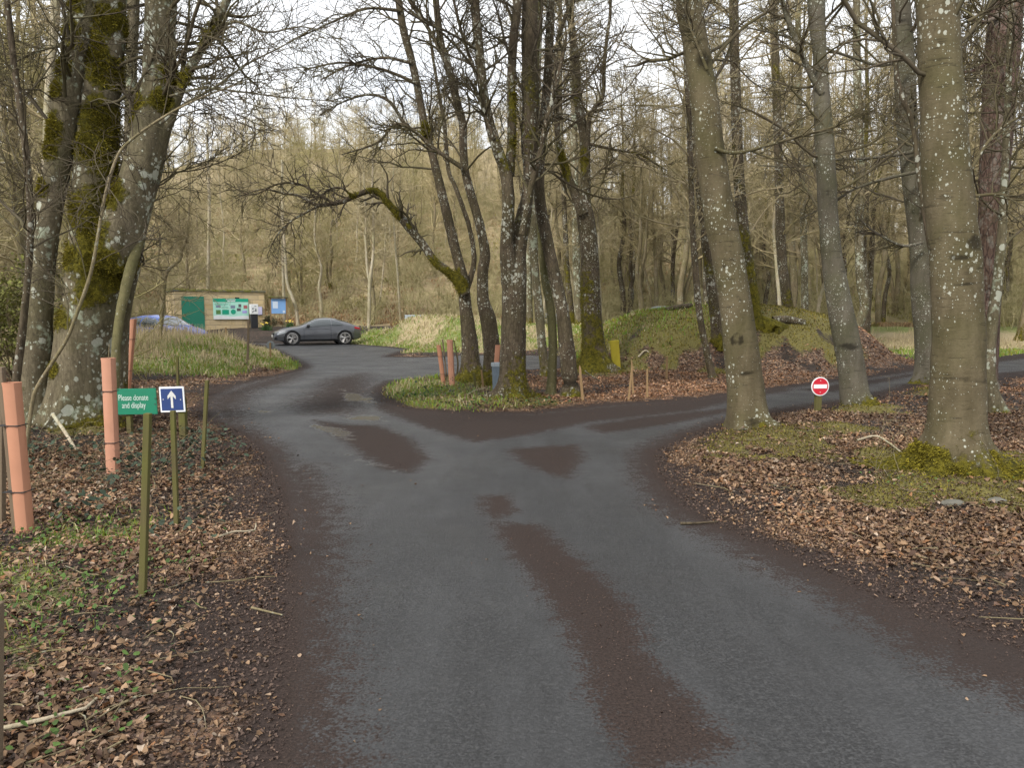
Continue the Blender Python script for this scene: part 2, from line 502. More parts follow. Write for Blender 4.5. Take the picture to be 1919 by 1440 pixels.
def bark(name, c1, c2, lich=(.42, .43, .36), lsize=9.0, lth=.30, lamt=1.0, furrow=.5, rings=False, mossc=((.022, .022, .004), (.165, .140, .014)), big=True, mott=.55):
    t = NT(name)
    base = t.noise(5.0, 6, .65, t.scl((1, 1, .3)))
    col = t.mix(t.ramp(base, [(.3, 0), (.7, 1)]), c1, c2)
    col = t.mix(t.math('MULTIPLY', t.ramp(t.noise(1.6, 4), [(.42, 0), (.66, 1)]), .55), col, tuple(.5 * (a + b) * k for a, b, k in zip(c1, c2, (.62, .72, .42))))
    h = base
    if rings:
        rn = t.noise(3.0, 4, .6, t.scl((1.3, 1.3, 9.0)))
        col = t.mix(t.math('MULTIPLY', t.ramp(rn, [(.60, 0), (.66, 1)]), .55), col, tuple(v * .4 for v in c1))
        h = t.math('ADD', h, t.math('MULTIPLY', rn, -.6))
    if furrow:
        fr = t.voro(11, "Distance", t.scl((1.4, 1.4, .28)), 'DISTANCE_TO_EDGE')
        fm = t.ramp(fr, [(.0, 1), (.12, 0)])
        col = t.mix(t.math('MULTIPLY', fm, furrow), col, tuple(v * .35 for v in c1))
        h = t.math('ADD', h, t.math('MULTIPLY', fr, 2.0 * furrow))
    mt = t.noise(26, 5, .75, t.scl((1, 1, .7)))
    col = t.mix(t.ramp(mt, [(.30, mott), (.48, 0)]), col, tuple(v * .32 for v in c1))
    col = t.mix(t.ramp(mt, [(.56, 0), (.74, mott * .8)]), col, tuple(min(1, v * 1.55) for v in c2))
    # lichen: round spots of several sizes, clustered
    ln = t.noise(1.1, 3)
    for sz, th in ((lsize, lth), (lsize * 2.6, lth * 1.0)):
        vd = t.voro(sz, "Distance", t.scl((1, 1, .8)))
        vc = t.sep(t.voro(sz, "Color", t.scl((1, 1, .8))))[0]
        lim = t.math('MULTIPLY', t.math('MULTIPLY', t.math('SUBTRACT', vc, .45, True), 1.8 * th / .3), t.ramp(ln, [(.36, .15), (.62, 1)]))
        edge = t.math('ADD', vd, t.math('MULTIPLY', t.math('SUBTRACT', t.noise(sz * 3.2, 4, .7), .5), .55))
        sp = t.math('MULTIPLY', t.math('SUBTRACT', lim, edge), 14.0, True)
        col = t.mix(t.math('MULTIPLY', sp, .85 * lamt), col, lich)
    if big:     # crusty pale patches
        pn = t.math('ADD', t.noise(2.3, 5, .7), t.math('MULTIPLY', t.noise(14, 3), .18))
        col = t.mix(t.math('MULTIPLY', t.ramp(pn, [(.66, 0), (.72, 1)]), .75 * lamt), col, tuple(v * k for v, k in zip(lich, (.75, .82, .74))))
    sc = t.ramp(t.math('ADD', t.attr('scar'), t.math('MULTIPLY', t.math('SUBTRACT', t.noise(18, 4, .7), .5), .7)), [(.35, 0), (.75, .85)])
    col = t.mix(sc, col, tuple(v * .28 for v in c1))
    # moss from the painted-on growth mask
    mo = t.math('ADD', t.attr("moss"), t.math('MULTIPLY', t.math('SUBTRACT', t.noise(9, 6, .7), .5), .9))
    mf = t.ramp(mo, [(.44, 0), (.56, 1)])
    mcol = t.mix(t.ramp(t.noise(13, 6, .75), [(.35, 0), (.68, 1)]), mossc[0], mossc[1])
    col = t.mix(mf, col, mcol)
    t.set("Base Color", col); t.set("Roughness", .92); t.set("Specular IOR Level", .18)
    hh = t.math('ADD', t.math('MULTIPLY', h, .5), t.math('MULTIPLY', t.noise(40, 5, .7), .45))
    hh = t.math('ADD', hh, t.math('MULTIPLY', mf, t.math('MULTIPLY', t.noise(26, 5, .8), 1.6)))
    t.bump(hh, .75, .025)
    return t.m

M = {}
M["beech"] = bark("beech bark", (.062, .049, .026), (.130, .106, .064), lsize=21, lth=.165, lamt=.8, furrow=0.0, rings=True, big=False, mott=.22)
M["beech2"] = bark("grey beech bark", (.068, .059, .041), (.135, .120, .090), lsize=22, lth=.155, lamt=.75, furrow=0.0, rings=True, big=False, mott=.22)
M["syc"] = bark("dark lichened bark", (.047, .035, .022), (.118, .092, .061), lich=(.34, .34, .28), lsize=15, lth=.22, lamt=.85, furrow=.45, big=False)
M["old"] = bark("old mossy bark", (.070, .057, .034), (.185, .155, .100), lich=(.40, .41, .33), lsize=9.5, lth=.25, lamt=.9, furrow=.3)
M["pine"] = bark("reddish flaking bark", (.075, .046, .036), (.15, .098, .078), lamt=.15, furrow=.9, big=False)
M["pale"] = bark("pale bark", (.30, .25, .17), (.44, .38, .28), lamt=.3, furrow=.15, big=False)
M["thin"] = bark("brown bark", (.14, .112, .065), (.26, .21, .13), lich=(.34, .35, .28), lsize=14, lth=.2, lamt=.5, furrow=.3, big=False)
M["green"] = bark("greenish bark", (.10, .088, .042), (.17, .15, .075), lsize=16, lth=.2, lamt=.4, furrow=.1, big=False)

def twigmat(name, c1, c2, moss=0.0):
    t = NT(name)
    col = t.mix(t.noise(2.5, 4), c1, c2)
    col = t.mix(t.math('MULTIPLY', t.objrand(), .45), col, tuple(.5 * (a + b) * k for a, b, k in zip(c1, c2, (1.15, 1.1, .78))))
    if moss: col = t.mix(t.math('MULTIPLY', t.ramp(t.noise(1.3, 4), [(.45, 0), (.6, 1)]), moss), col, (.10, .10, .02))
    t.set("Base Color", col); t.set("Roughness", .9); t.set("Specular IOR Level", .2)
    return t.m
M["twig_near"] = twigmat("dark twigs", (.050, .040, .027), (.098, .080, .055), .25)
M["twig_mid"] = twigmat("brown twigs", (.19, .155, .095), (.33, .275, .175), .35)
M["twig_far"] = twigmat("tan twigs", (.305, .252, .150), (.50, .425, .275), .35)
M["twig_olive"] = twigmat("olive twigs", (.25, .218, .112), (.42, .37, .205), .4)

def attrmat(name, rough=.8, trans=.0):
    t = NT(name)
    c = t.attr("col", "Color")
    t.set("Base Color", c); t.set("Roughness", rough); t.set("Specular IOR Level", .25)
    if trans:
        tr = t.n.new("ShaderNodeBsdfTranslucent"); t.l.new(c, tr.inputs["Color"])
        mx = t.n.new("ShaderNodeMixShader"); mx.inputs[0].default_value = trans
        t.l.new(t.b.outputs[0], mx.inputs[1]); t.l.new(tr.outputs[0], mx.inputs[2])
        t.l.new(mx.outputs[0], t.n["Material Output"].inputs["Surface"])
    return t.m
M["leaf"] = attrmat("dead leaves", .7, .15)
M["blade"] = attrmat("grass blades", .7, .3)
M["mossblade"] = attrmat("moss tufts", .95, .2)

def ground_mat():
    t = NT("woodland ground and tarmac")
    A = t.sep(t.attr("ma", "Color")); B = t.sep(t.attr("mb", "Color")); Cc = t.sep(t.attr("mc", "Color"))
    road, dirt, wet = A[0], A[1], A[2]
    grass, straw, moss = B[0], B[1], B[2]
    litter, bank = Cc[0], Cc[1]
    nz = t.noise(9, 6, .7); nf = t.noise(60, 4, .6); nm = t.noise(2.2, 5, .6)
    # tarmac: dark binder with pale chippings
    chip = t.voro(120, "Color"); chv = t.sep(chip)[0]
    tar = t.mix(t.ramp(chv, [(.25, 0), (.95, 1)]), (.020, .020, .021), (.058, .058, .059))
    tar = t.mix(t.ramp(t.noise(.55, 5, .6), [(.32, 0), (.68, .7)]), tar, (.026, .026, .026))
    tar = t.mix(t.ramp(t.noise(42, 3, .7), [(.36, .5), (.5, 0)]), tar, (.012, .012, .012))
    tar = t.mix(t.ramp(t.noise(36, 3, .7), [(.55, 0), (.7, .5)]), tar, (.082, .082, .082))
    tar = t.mix(t.ramp(t.noise(150, 3, .8), [(.60, 0), (.70, .5)]), tar, (.018, .018, .018))
    tar = t.mix(t.ramp(t.noise(4, 5, .7), [(.55, 0), (.75, .3)]), tar, (.066, .065, .064))
    # worn wheel tracks, damp stains and a few cracks
    tar = t.mix(t.ramp(t.noise(.9, 5, .65, t.scl((1.6, .35, 1))), [(.45, 0), (.68, .6)]), tar, (.060, .061, .063))
    tar = t.mix(t.ramp(t.noise(.33, 4, .6), [(.52, 0), (.64, .55)]), tar, (.026, .025, .025))
    # needle and leaf-mould dirt swept on the tarmac
    dn = t.noise(70, 4, .75, t.scl((1, 1, 1)))
    dcol = t.mix(t.ramp(dn, [(.35, 0), (.66, 1)]), (.014, .010, .0085), (.052, .036, .030))
    dcol = t.mix(t.ramp(t.noise(190, 2, .5), [(.63, 0), (.70, .7)]), dcol, (.11, .078, .060))
    dcol = t.mix(t.ramp(t.noise(1.4, 4), [(.4, 0), (.7, .6)]), dcol, (.030, .022, .019))
    de = t.math('ADD', dirt, t.math('ADD', t.math('MULTIPLY', t.math('SUBTRACT', nz, .5), .95), t.math('MULTIPLY', t.math('SUBTRACT', nf, .5), 1.3)))
    dm = t.ramp(de, [(.38, 0), (.57, .96)])
    rcol = t.mix(dm, tar, dcol)
    # soil and leaf litter
    soil = t.mix(t.ramp(nf, [(.35, 0), (.7, 1)]), (.009, .007, .005), (.045, .030, .021))
    lv = t.voro(24, "Color"); lvs = t.sep(lv)
    lcol = t.ramp(lvs[0], [(.0, (.025, .016, .012)), (.3, (.07, .042, .028)), (.55, (.14, .085, .055)), (.8, (.21, .13, .08)), (1, (.32, .23, .16))])
    led = t.voro(24, "Distance", None, 'DISTANCE_TO_EDGE')
    lcol = t.mix(t.ramp(led, [(.02, 1), (.10, 0)]), lcol, (.022, .015, .011))
    lm = t.ramp(t.math('ADD', litter, t.math('MULTIPLY', t.math('SUBTRACT', t.noise(5, 5, .7), .5), 1.1)), [(.30, 0), (.55, 1)])
    gcol = t.mix(lm, soil, lcol)
    # grass, dead grass
    gg = t.mix(t.ramp(t.noise(18, 5, .7), [(.3, 0), (.7, 1)]), (.085, .10, .022), (.21, .235, .07))
    ss = t.mix(t.ramp(t.noise(14, 6, .75, t.scl((1, 1, 1))), [(.3, 0), (.72, 1)]), (.17, .135, .07), (.43, .35, .205))
    sm = t.ramp(t.math('ADD', straw, t.math('MULTIPLY', t.math('SUBTRACT', nm, .5), 1.2)), [(.35, 0), (.7, 1)])
    gs = t.mix(sm, gg, ss)
    gm = t.ramp(t.math('ADD', grass, t.math('MULTIPLY', t.math('SUBTRACT', nz, .5), .8)), [(.35, 0), (.65, 1)])
    gcol = t.mix(gm, gcol, gs)
    # moss
    mc = t.mix(t.ramp(t.noise(30, 6, .8), [(.32, 0), (.68, 1)]), (.050, .042, .014), (.175, .150, .040))
    mm = t.ramp(t.math('ADD', moss, t.math('MULTIPLY', t.math('SUBTRACT', nz, .5), 1.1)), [(.38, 0), (.66, 1)])
    gcol = t.mix(mm, gcol, mc)
    # bracken-covered hillside
    bc = t.ramp(t.noise(1.6, 7, .75), [(.3, (.11, .08, .045)), (.45, (.25, .185, .10)), (.58, (.32, .26, .14)), (.72, (.21, .20, .07))])
    gcol = t.mix(t.math('MULTIPLY', t.math('MULTIPLY', bank, .85), t.math('SUBTRACT', 1.0, t.math('MULTIPLY', gm, .8))), gcol, bc)
    # tarmac / verge border
    rm = t.ramp(t.math('ADD', road, t.math('MULTIPLY', t.math('SUBTRACT', nz, .5), .5)), [(.42, 0), (.58, 1)])
    gcol = t.mix(t.math('MULTIPLY', t.math('MULTIPLY', t.ramp(de, [(.36, 0), (.6, 1)]), t.ramp(litter, [(.25, 1), (.6, 0)])), t.math('SUBTRACT', 1.0, gm)), gcol, dcol)
    col = t.mix(rm, gcol, rcol)
    # puddled water darkens what lies under it
    wm = t.ramp(t.math('ADD', wet, t.math('MULTIPLY', t.math('SUBTRACT', t.noise(3.5, 4), .5), 1.3)), [(.52, 0), (.68, .85)])
    col = t.mix(t.math('MULTIPLY', wm, .45), col, (.035, .034, .033))
    t.set("Base Color", col)
    tarr = t.ramp(t.noise(1.1, 4), [(.3, .42), (.7, .62)])
    rough = t.mix(rm, (.95, .95, .95), t.mix(dm, tarr, (.85, .85, .85)))
    t.set("Roughness", t.math('ADD', t.math('MULTIPLY', t.sep(rough)[0], t.math('SUBTRACT', 1.0, wm)), t.math('MULTIPLY', wm, .16)))
    t.set("Specular IOR Level", t.math('SUBTRACT', .38, t.math('MULTIPLY', dm, .24)))
    hh = t.math('MULTIPLY', t.math('ADD', t.math('MULTIPLY', chv, t.math('MULTIPLY', rm, .55)), t.math('ADD', nf, t.math('MULTIPLY', led, t.math('SUBTRACT', 1.0, rm)))), t.math('SUBTRACT', 1.0, wm))
    t.bump(hh, .55, .012)
    return t.m
M["ground"] = ground_mat()

# ------------------------------------------------------------------ terrain: one sheet split into ground, road, hillside
def build_ground():
    ang = np.radians(np.concatenate([np.linspace(-100, -45, 50)[:-1], np.linspace(-45, -38, 40)[:-1], np.linspace(-38, 38, 640), np.linspace(38, 45, 40)[1:], np.linspace(45, 100, 50)[1:]]))
    rad = np.exp(np.linspace(math.log(.5), math.log(60), 430))
    rad = np.concatenate([rad, np.exp(np.linspace(math.log(60.7), math.log(230), 110))])
    A, R = np.meshgrid(ang, rad)
    X, Y = (np.sin(A) * R).ravel(), (np.cos(A) * R).ravel()
    Z = H(X, Y)
    mk = masks(X, Y)
    V = np.stack([X, Y, Z], 1)
    na, nr = len(ang), len(rad)
    i = np.arange(nr - 1)[:, None] * na + np.arange(na - 1)[None, :]
    F = np.stack([i, i + 1, i + 1 + na, i + na], -1).reshape(-1, 4)
    sdq = mk["sd"][F].mean(1); yq = Y[F].mean(1)
    sel_r = sdq < 0.02
    sel_h = (~sel_r) & (yq > 46.5)
    road = np.clip(.5 - mk["sd"] / .3, 0, 1)
    ma = np.stack([road, mk["dirt"], mk["wet"]], 1); mb = np.stack([mk["grass"], mk["straw"], mk["moss"]], 1)
    mc = np.stack([mk["litter"], mk["bank"], np.zeros_like(X)], 1)
    for nm, sel in (("road", sel_r), ("hillside", sel_h), ("ground", ~(sel_r | sel_h))):
        f = F[sel]; u, inv = np.unique(f, return_inverse=True)
        me = mesh_np(nm, V[u], inv.reshape(-1, 4), M["ground"], True, dict(ma=ma[u], mb=mb[u], mc=mc[u]))
        tag(link(nm, me), kind="structure")
build_ground()

# ------------------------------------------------------------------ tree growing
def resample(pts, rad, n=None, step=None):
    """Catmull-Rom through pts; returns n points at equal parameter spacing"""
    p = np.asarray(pts, float); r = np.asarray(rad, float)
    q = np.vstack([2 * p[0] - p[1], p, 2 * p[-1] - p[-2]])
    L = np.concatenate([[0], np.cumsum(np.linalg.norm(np.diff(p, axis=0), axis=1))])
    if n is None: n = max(4, int(L[-1] / step) + 1)
    s = np.linspace(0, L[-1], n)
    k = np.clip(np.searchsorted(L, s, 'right') - 1, 0, len(p) - 2)
    t = ((s - L[k]) / (L[k + 1] - L[k] + 1e-9))[:, None]
    a, b, c, d = q[k], q[k + 1], q[k + 2], q[k + 3]
    o = .5 * (2 * b + (c - a) * t + (2 * a - 5 * b + 4 * c - d) * t ** 2 + (3 * b - a - 3 * c + d) * t ** 3)
    return o, np.interp(s, L, r)

class Tubes:
    """many tapered tubes in one mesh"""
    def __init__(s): s.V = []; s.F = []; s.n = 0; s.mo = []; s.sc = []
    def batch(s, Pt, R, sides=3):
        N, K, _ = Pt.shape
        T = np.gradient(Pt, axis=1); T /= np.linalg.norm(T, axis=2, keepdims=True) + 1e-9
        mt = np.abs(T.mean(1)); ref = np.eye(3)[np.argmin(mt, axis=1)][:, None, :]
        U = np.cross(T, ref); U /= np.linalg.norm(U, axis=2, keepdims=True) + 1e-9
        W = np.cross(T, U)
        a = np.arange(sides) * 2 * math.pi / sides
        ring = Pt[:, :, None] + R[:, :, None, None] * (U[:, :, None] * np.cos(a)[:, None] + W[:, :, None] * np.sin(a)[:, None])
        b = (np.arange(N)[:, None, None] * K + np.arange(K - 1)[None, :, None]) * sides
        k = np.arange(sides)[None, None, :]; k2 = (k + 1) % sides
        F = np.stack([b + k, b + k2, b + sides + k2, b + sides + k], -1).reshape(-1, 4) + s.n
        V = ring.reshape(-1, 3)
        s.V.append(V); s.F.append(F); s.n += len(V); s.mo.append(np.zeros(len(V))); s.sc.append(np.zeros(len(V)))
    def trunk(s, pts, rad, sides=24, step=.06, seed=0, base=None, flare=.5, lobes=5, lump=.06, mossf=None, scars=()):
        """one thick stem with lumps, a flared base and a moss mask"""
        Pt, R = resample(pts, rad, step=step)
        K = len(Pt)
        T = np.gradient(Pt, axis=0); T /= np.linalg.norm(T, axis=1, keepdims=True)
        ref = np.eye(3)[np.argmin(np.abs(T.mean(0)))]
        U = np.cross(T, ref); U /= np.linalg.norm(U, axis=1, keepdims=True); W = np.cross(T, U)
        a = np.arange(sides) * 2 * math.pi / sides
        nrm = U[:, None] * np.cos(a)[None, :, None] + W[:, None] * np.sin(a)[None, :, None]
        rr = np.repeat(R[:, None], sides, 1)
        c = Pt[:, None] + nrm * rr[..., None]
        if lump:
            f = 1.6 / np.clip(R.mean(), .04, .4)
            nz = fbm(c[..., 0] * f * .5, c[..., 1] * f * .5, c[..., 2] * f * .25, seed=seed, o=3) - .5
            n2 = fbm(c[..., 0] * 9, c[..., 1] * 9, c[..., 2] * 5, seed=seed + 5, o=2) - .5
            rr = rr * (1 + lump * 2.6 * nz) + .014 * n2 * np.minimum(1, rr / .12)
        if base is not None and flare:
            flare = flare * .62; hgt = np.clip((Pt[:, 2] - base) / (R[min(K - 1, 12)] * 2.1), 0, 1)[:, None]
            ph = seed * 1.7
            lob = 1 + .75 * np.cos(lobes * a + ph + .8 * np.sin(2 * a + ph))[None, :]
            rr = rr * (1 + flare * (1 - hgt) ** 2.2 * lob * .8 + flare * .3 * (1 - hgt) ** 2 + flare * 1.3 * (1 - hgt) ** 7 * np.clip(lob - .6, 0, 2))
        V = (Pt[:, None] + nrm * rr[..., None])
        sc = np.zeros((K, sides))
        for (c0, rk, kind) in scars:
            dv = V - c0
            if kind == "knot":
                dd = np.sqrt((dv * dv).sum(-1)) / rk
                rr = rr + .30 * rk * np.exp(-dd ** 2) - .34 * rk * np.exp(-(dd / .45) ** 2); sc = np.maximum(sc, np.exp(-((dd - .75) / .35) ** 2))
            else:
                dd = np.sqrt(dv[..., 0] ** 2 + dv[..., 1] ** 2 + (dv[..., 2] * kind) ** 2) / rk
                rr = rr - min(.22 * rk, .010) * np.exp(-dd ** 2); sc = np.maximum(sc, np.exp(-dd ** 2))
        V = (Pt[:, None] + nrm * rr[..., None])
        m = np.zeros((K, sides))
        if mossf is not None: m = mossf(V, nrm)
        b = np.arange(K - 1)[:, None] * sides; k = np.arange(sides)[None]; k2 = (k + 1) % sides
        F = np.stack([b + k, b + k2, b + sides + k2, b + sides + k], -1).reshape(-1, 4) + s.n
        s.V.append(V.reshape(-1, 3)); s.F.append(F); s.n += K * sides; s.mo.append(m.ravel()); s.sc.append(sc.ravel())
        return V, nrm, m
    def mesh(s, name, mat, off=None):
        V = np.concatenate(s.V); 
        if off is not None: V = V - np.asarray(off)
        return mesh_np(name, V, np.concatenate(s.F), mat, True, None, dict(moss=np.concatenate(s.mo), scar=np.concatenate(s.sc)))

def grow(Pt, R, per, t0, t1, L, ang, K, jit, up, rs, rmin, rng, side=None, shrink=.55, bend=0.0):
    """children of every parent polyline: random walks leaving at an angle. L = (min, max) metres"""
    N, K0, _ = Pt.shape
    ix = np.repeat(np.arange(N), per); n = len(ix)
    t = rng.uniform(t0, t1, n); f = t * (K0 - 1); i = np.minimum(f.astype(int), K0 - 2); a = (f - i)[:, None]
    base = Pt[ix, i] * (1 - a) + Pt[ix, i + 1] * a
    r0 = R[ix, i] * (1 - a[:, 0]) + R[ix, i + 1] * a[:, 0]
    tan = Pt[ix, i + 1] - Pt[ix, i]; tan /= np.linalg.norm(tan, axis=1, keepdims=True) + 1e-9
    v = rng.normal(size=(n, 3))
    if side is not None: v = v + np.asarray(side)
    v -= (v * tan).sum(1, keepdims=True) * tan; v /= np.linalg.norm(v, axis=1, keepdims=True) + 1e-9
    an = np.radians(rng.normal(ang, ang * .25, n))[:, None]
    d = np.cos(an) * tan + np.sin(an) * v
    Ln = rng.uniform(L[0], L[1], n) * (1 - shrink * (t - t0) / max(t1 - t0, 1e-6))
    st = (Ln / (K - 1))[:, None]
    out = np.empty((n, K, 3)); out[:, 0] = base
    drift = rng.normal(size=(n, 3)) * bend
    for k in range(1, K):
        d = d + jit * rng.normal(size=(n, 3)) + drift; d[:, 2] += up * (k / K)
        d /= np.linalg.norm(d, axis=1, keepdims=True) + 1e-9
        out[:, k] = out[:, k - 1] + d * st
    rr = np.maximum(rmin * 1.3, np.minimum(r0 * rs, r0 * .85))
    fall = np.linspace(1, 0, K)[None, :] ** .9
    return out, rmin + (rr[:, None] - rmin) * fall

def moss_fn(side=(0, 0, 0), amt=.5, base=0.0, hb=1.2, seed=0, bands=0.0, foot=.46, blobs=(), d=10):
    BL = [(at(a, b, d), c * 1.15 * mpp(a, b, d)) for a, b, c in blobs]
    sd = np.asarray(side, float)
    def f(V, nrm):
        x, y, z = V[..., 0], V[..., 1], V[..., 2]
        n = fbm(x * 1.5, y * 1.5, z * .9, seed=seed, o=3)
        n2 = fbm(x * 5, y * 5, z * 4, seed=seed + 3, o=2)
        m = amt * (n * 1.5 - .25) + .32 * (nrm * sd).sum(-1) + .25 * (n2 - .5)
        m = m + foot * np.exp(-np.clip(z - base, 0, None) / hb)
        for (c, r) in BL: m = np.maximum(m, 1.05 - .76 * np.hypot(x - c[0], z - c[2]) / r + .7 * (n - .5) + .5 * (n2 - .5))
        if bands: m = m + bands * (vnoise(z * 1.1, z * 0 + seed, None, seed) - .5)
        return np.clip(m, 0, 1)
    return f

def moss_tufts(Vs, Ns, Ms, n, rng, size=.022):
    """short moss strands standing on the bark where the mask is high"""
    V = np.concatenate([v.reshape(-1, 3) for v in Vs]); N = np.concatenate([v.reshape(-1, 3) for v in Ns]); m = np.concatenate([v.ravel() for v in Ms])
    w = np.clip(m - .5, 0, 1)
    if w.sum() <= 0: return None
    ix = rng.choice(len(V), n, p=w / w.sum())
    p = V[ix] + rng.normal(size=(n, 3)) * .018
    d = N[ix] + rng.normal(size=(n, 3)) * .55; d[:, 2] -= .25; d /= np.linalg.norm(d, axis=1, keepdims=True)
    u = np.cross(d, rng.normal(size=(n, 3))); u /= np.linalg.norm(u, axis=1, keepdims=True)
    s = (size * rng.uniform(.5, 1.5, n))[:, None]
    p = p - d * s * .3
    Vt = np.stack([p - u * s * .28, p + u * s * .28, p + d * s * 1.3], 1).reshape(-1, 3)
    F = np.arange(n * 3).reshape(-1, 3)
    c = np.array([.150, .128, .013])[None] * rng.uniform(.25, 1.5, (n, 1)) * np.array([1, 1, 1])[None] + rng.uniform(0, .02, (n, 1)) * np.array([1, .6, 0])[None]
    return mesh_np("moss", Vt, F, M["mossblade"], False, dict(col=np.repeat(c, 3, 0)))

def px_stem(pts, d, top=None, wob=0.0):
    """[(px, py, width)] at forward distance d -> world points and radii; d may be a list"""
    out = []; rad = []
    for i, (x, y, w) in enumerate(pts):
        dd = d[i] if isinstance(d, (list, tuple)) else d
        out.append(at(x, y, dd)); rad.append(w * (.83 if w < 30 else 1) * .5 * mpp(x, y, dd))
    if top is not None:         # carry on above the frame, thinning out
        a, b = out[-2], out[-1]; dr = b - a; dr /= np.linalg.norm(dr)
        r = rad[-1]; n = 5; Ls = max(0.5, (top - b[2])) / n
        for k in range(1, n + 1):
            dr = dr * .85 + np.array([0, 0, .25]) + RNG.normal(size=3) * .06; dr /= np.linalg.norm(dr)
            out.append(out[-1] + dr * Ls); rad.append(max(.012, r * (1 - .9 * k / n)))
    return out, rad

def tree(name, label, stems, mat, twig, cat="tree", limbs=(), group=None, sides=24, flare=.5, lobes=5, lump=.06, moss=None, tufts=0,
         nb=10, t0=.25, bl=(1.2, 3.4), ang=58, up=.03, n2=7, n3=6, rmin=.0028, step=.06, seed=1, bare_below=None, side=None, jit=.16, l2=(.5, 1.3), l3=(.2, .55), rs=.30, cap=.022, scars=()):
    SCR = [(at(a, b, dd), r * mpp(a, b, dd), k) for a, b, dd, r, k in scars]
    """stems: list of (points, radii); limbs: thinner hand-placed boughs that also carry twigs"""
    rng = np.random.default_rng(seed)
    b0 = np.array(stems[0][0][0]); gz = H1(b0[0], b0[1])
    root = thing(name, label, cat, (b0[0], b0[1], gz), 0, group)
    off = np.array([b0[0], b0[1], gz])
    T = Tubes(); VN = []
    first = True
    for (p, r) in stems:
        p = [np.array(q) for q in p]; r = list(r)
        if first:
            p[0] = p[0].copy(); p[0][2] = gz
            p = [p[0] - np.array([0, 0, .25])] + p; r = [r[0]] + r
        big = max(r) > .05
        VN.append(T.trunk(p, r, sides if big else 8, step, seed, gz if first else None, flare if first else 0, lobes, lump, moss, SCR))
        first = False
    LP = []
    for (p, r) in limbs:
        VN.append(T.trunk(p, r, 10, .07, seed + 3, None, 0, 0, lump, moss))
    o = link("trunk", T.mesh("trunk", mat, off), root)
    if tufts:
        me = moss_tufts([v for v, _, _ in VN], [n for _, n, _ in VN], [m for _, _, m in VN], tufts, rng)
        if me:
            V = np.empty(len(me.vertices) * 3, np.float32); me.vertices.foreach_get("co", V)
            me.vertices.foreach_set("co", (V.reshape(-1, 3) - off).astype(np.float32).ravel()); me.update()
            link("moss", me, root)
    C = Tubes()
    par = [resample(p, r, n=24) for (p, r) in list(stems)]
    Pp = np.stack([a for a, _ in par]); Rp = np.stack([b for _, b in par])
    P1, R1 = grow(Pp, Rp, int(nb * 1.5), t0, .98, bl, ang, 9, jit, up, rs, rmin * 1.6, rng, side, .5)
    R1 = np.minimum(R1, cap)
    if limbs:
        lp = [resample(p, r, n=9) for (p, r) in limbs]
        P1b = np.concatenate([P1, np.stack([a for a, _ in lp])]); R1b = np.concatenate([R1, np.stack([b for _, b in lp])])
    else: P1b, R1b = P1, R1
    C.batch(P1, R1, 5)
    P2, R2 = grow(P1b, R1b, n2, .2, 1, l2, 45, 7, .22, .03, .6, rmin * 1.2, rng, None, .5)
    C.batch(P2, R2, 4)
    P3, R3 = grow(P2, R2, n3, .15, 1, l3, 42, 5, .25, .02, .7, rmin, rng, None, .4)
    C.batch(P3, R3, 3)
    if limbs:
        P4, R4 = grow(np.stack([a for a, _ in lp]), np.stack([b for _, b in lp]), 18, .2, 1, (.5, 1.7), 48, 9, .2, .0, .5, rmin * 1.3, rng)
        C.batch(P4, R4, 3)
        P5, R5 = grow(P4, R4, 6, .15, 1, (.2, .6), 45, 5, .28, .0, .7, rmin, rng)
        C.batch(P5, R5, 3)
    link("crown", C.mesh("crown", twig, off), root)
    return root

# ------------------------------------------------------------------ the trees one can tell apart
S = px_stem
# left group
p_old = [S([(150, 812, 118), (150, 740, 104), (158, 660, 100), (168, 600, 100), (180, 510, 104), (173, 430, 74), (172, 370, 66), (178, 300, 70), (188, 200, 65), (198, 100, 62), (206, 0, 57)], 9.85, 13),
         S([(205, 500, 80), (218, 465, 82), (240, 400, 75), (262, 330, 68), (283, 250, 66), (297, 150, 58), (300, 60, 54), (302, 0, 55)], 9.75, 12)]
tree("old_tree", "huge old twin-stemmed tree with thick moss on trunk behind the green donate sign", p_old, M["old"], M["twig_near"], "tree",
     limbs=[S([(300, 262, 26), (318, 225, 22), (345, 150, 20), (372, 100, 20), (400, 50, 19), (425, 0, 18), (450, -60, 15), (480, -130, 9)], 9.7), S([(300, 232, 7), (345, 195, 6), (400, 165, 5), (460, 122, 4), (540, 80, 3), (630, 25, 2)], 9.4), S([(318, 180, 6), (380, 165, 5), (440, 170, 4), (530, 182, 3), (640, 190, 2)], 9.3),
             S([(150, 85, 8), (120, 85, 7), (90, 90, 6), (50, 105, 5), (0, 130, 3)], 9.5), S([(395, 60, 8), (440, 40, 6), (500, 60, 4), (570, 50, 3), (640, 75, 2)], 9.6)],
     sides=44, flare=.28, lobes=5, lump=.07, moss=moss_fn((.35, -.15, 0), .36, H1(-5.7, 9.85), .3, 21, .2, .5, [(205, 40, 52), (190, 105, 40), (212, 130, 36), (196, 235, 44), (172, 285, 46), (200, 300, 40), (165, 395, 46), (195, 440, 50), (225, 365, 42), (150, 480, 40), (210, 500, 50), (190, 560, 34), (135, 600, 30), (125, 690, 24), (245, 215, 26), (262, 165, 18), (270, 200, 22), (345, 150, 30), (390, 70, 30), (322, 200, 24)], 9.85), tufts=70000, nb=14, t0=.2, step=.045, seed=21, n2=7, n3=6)
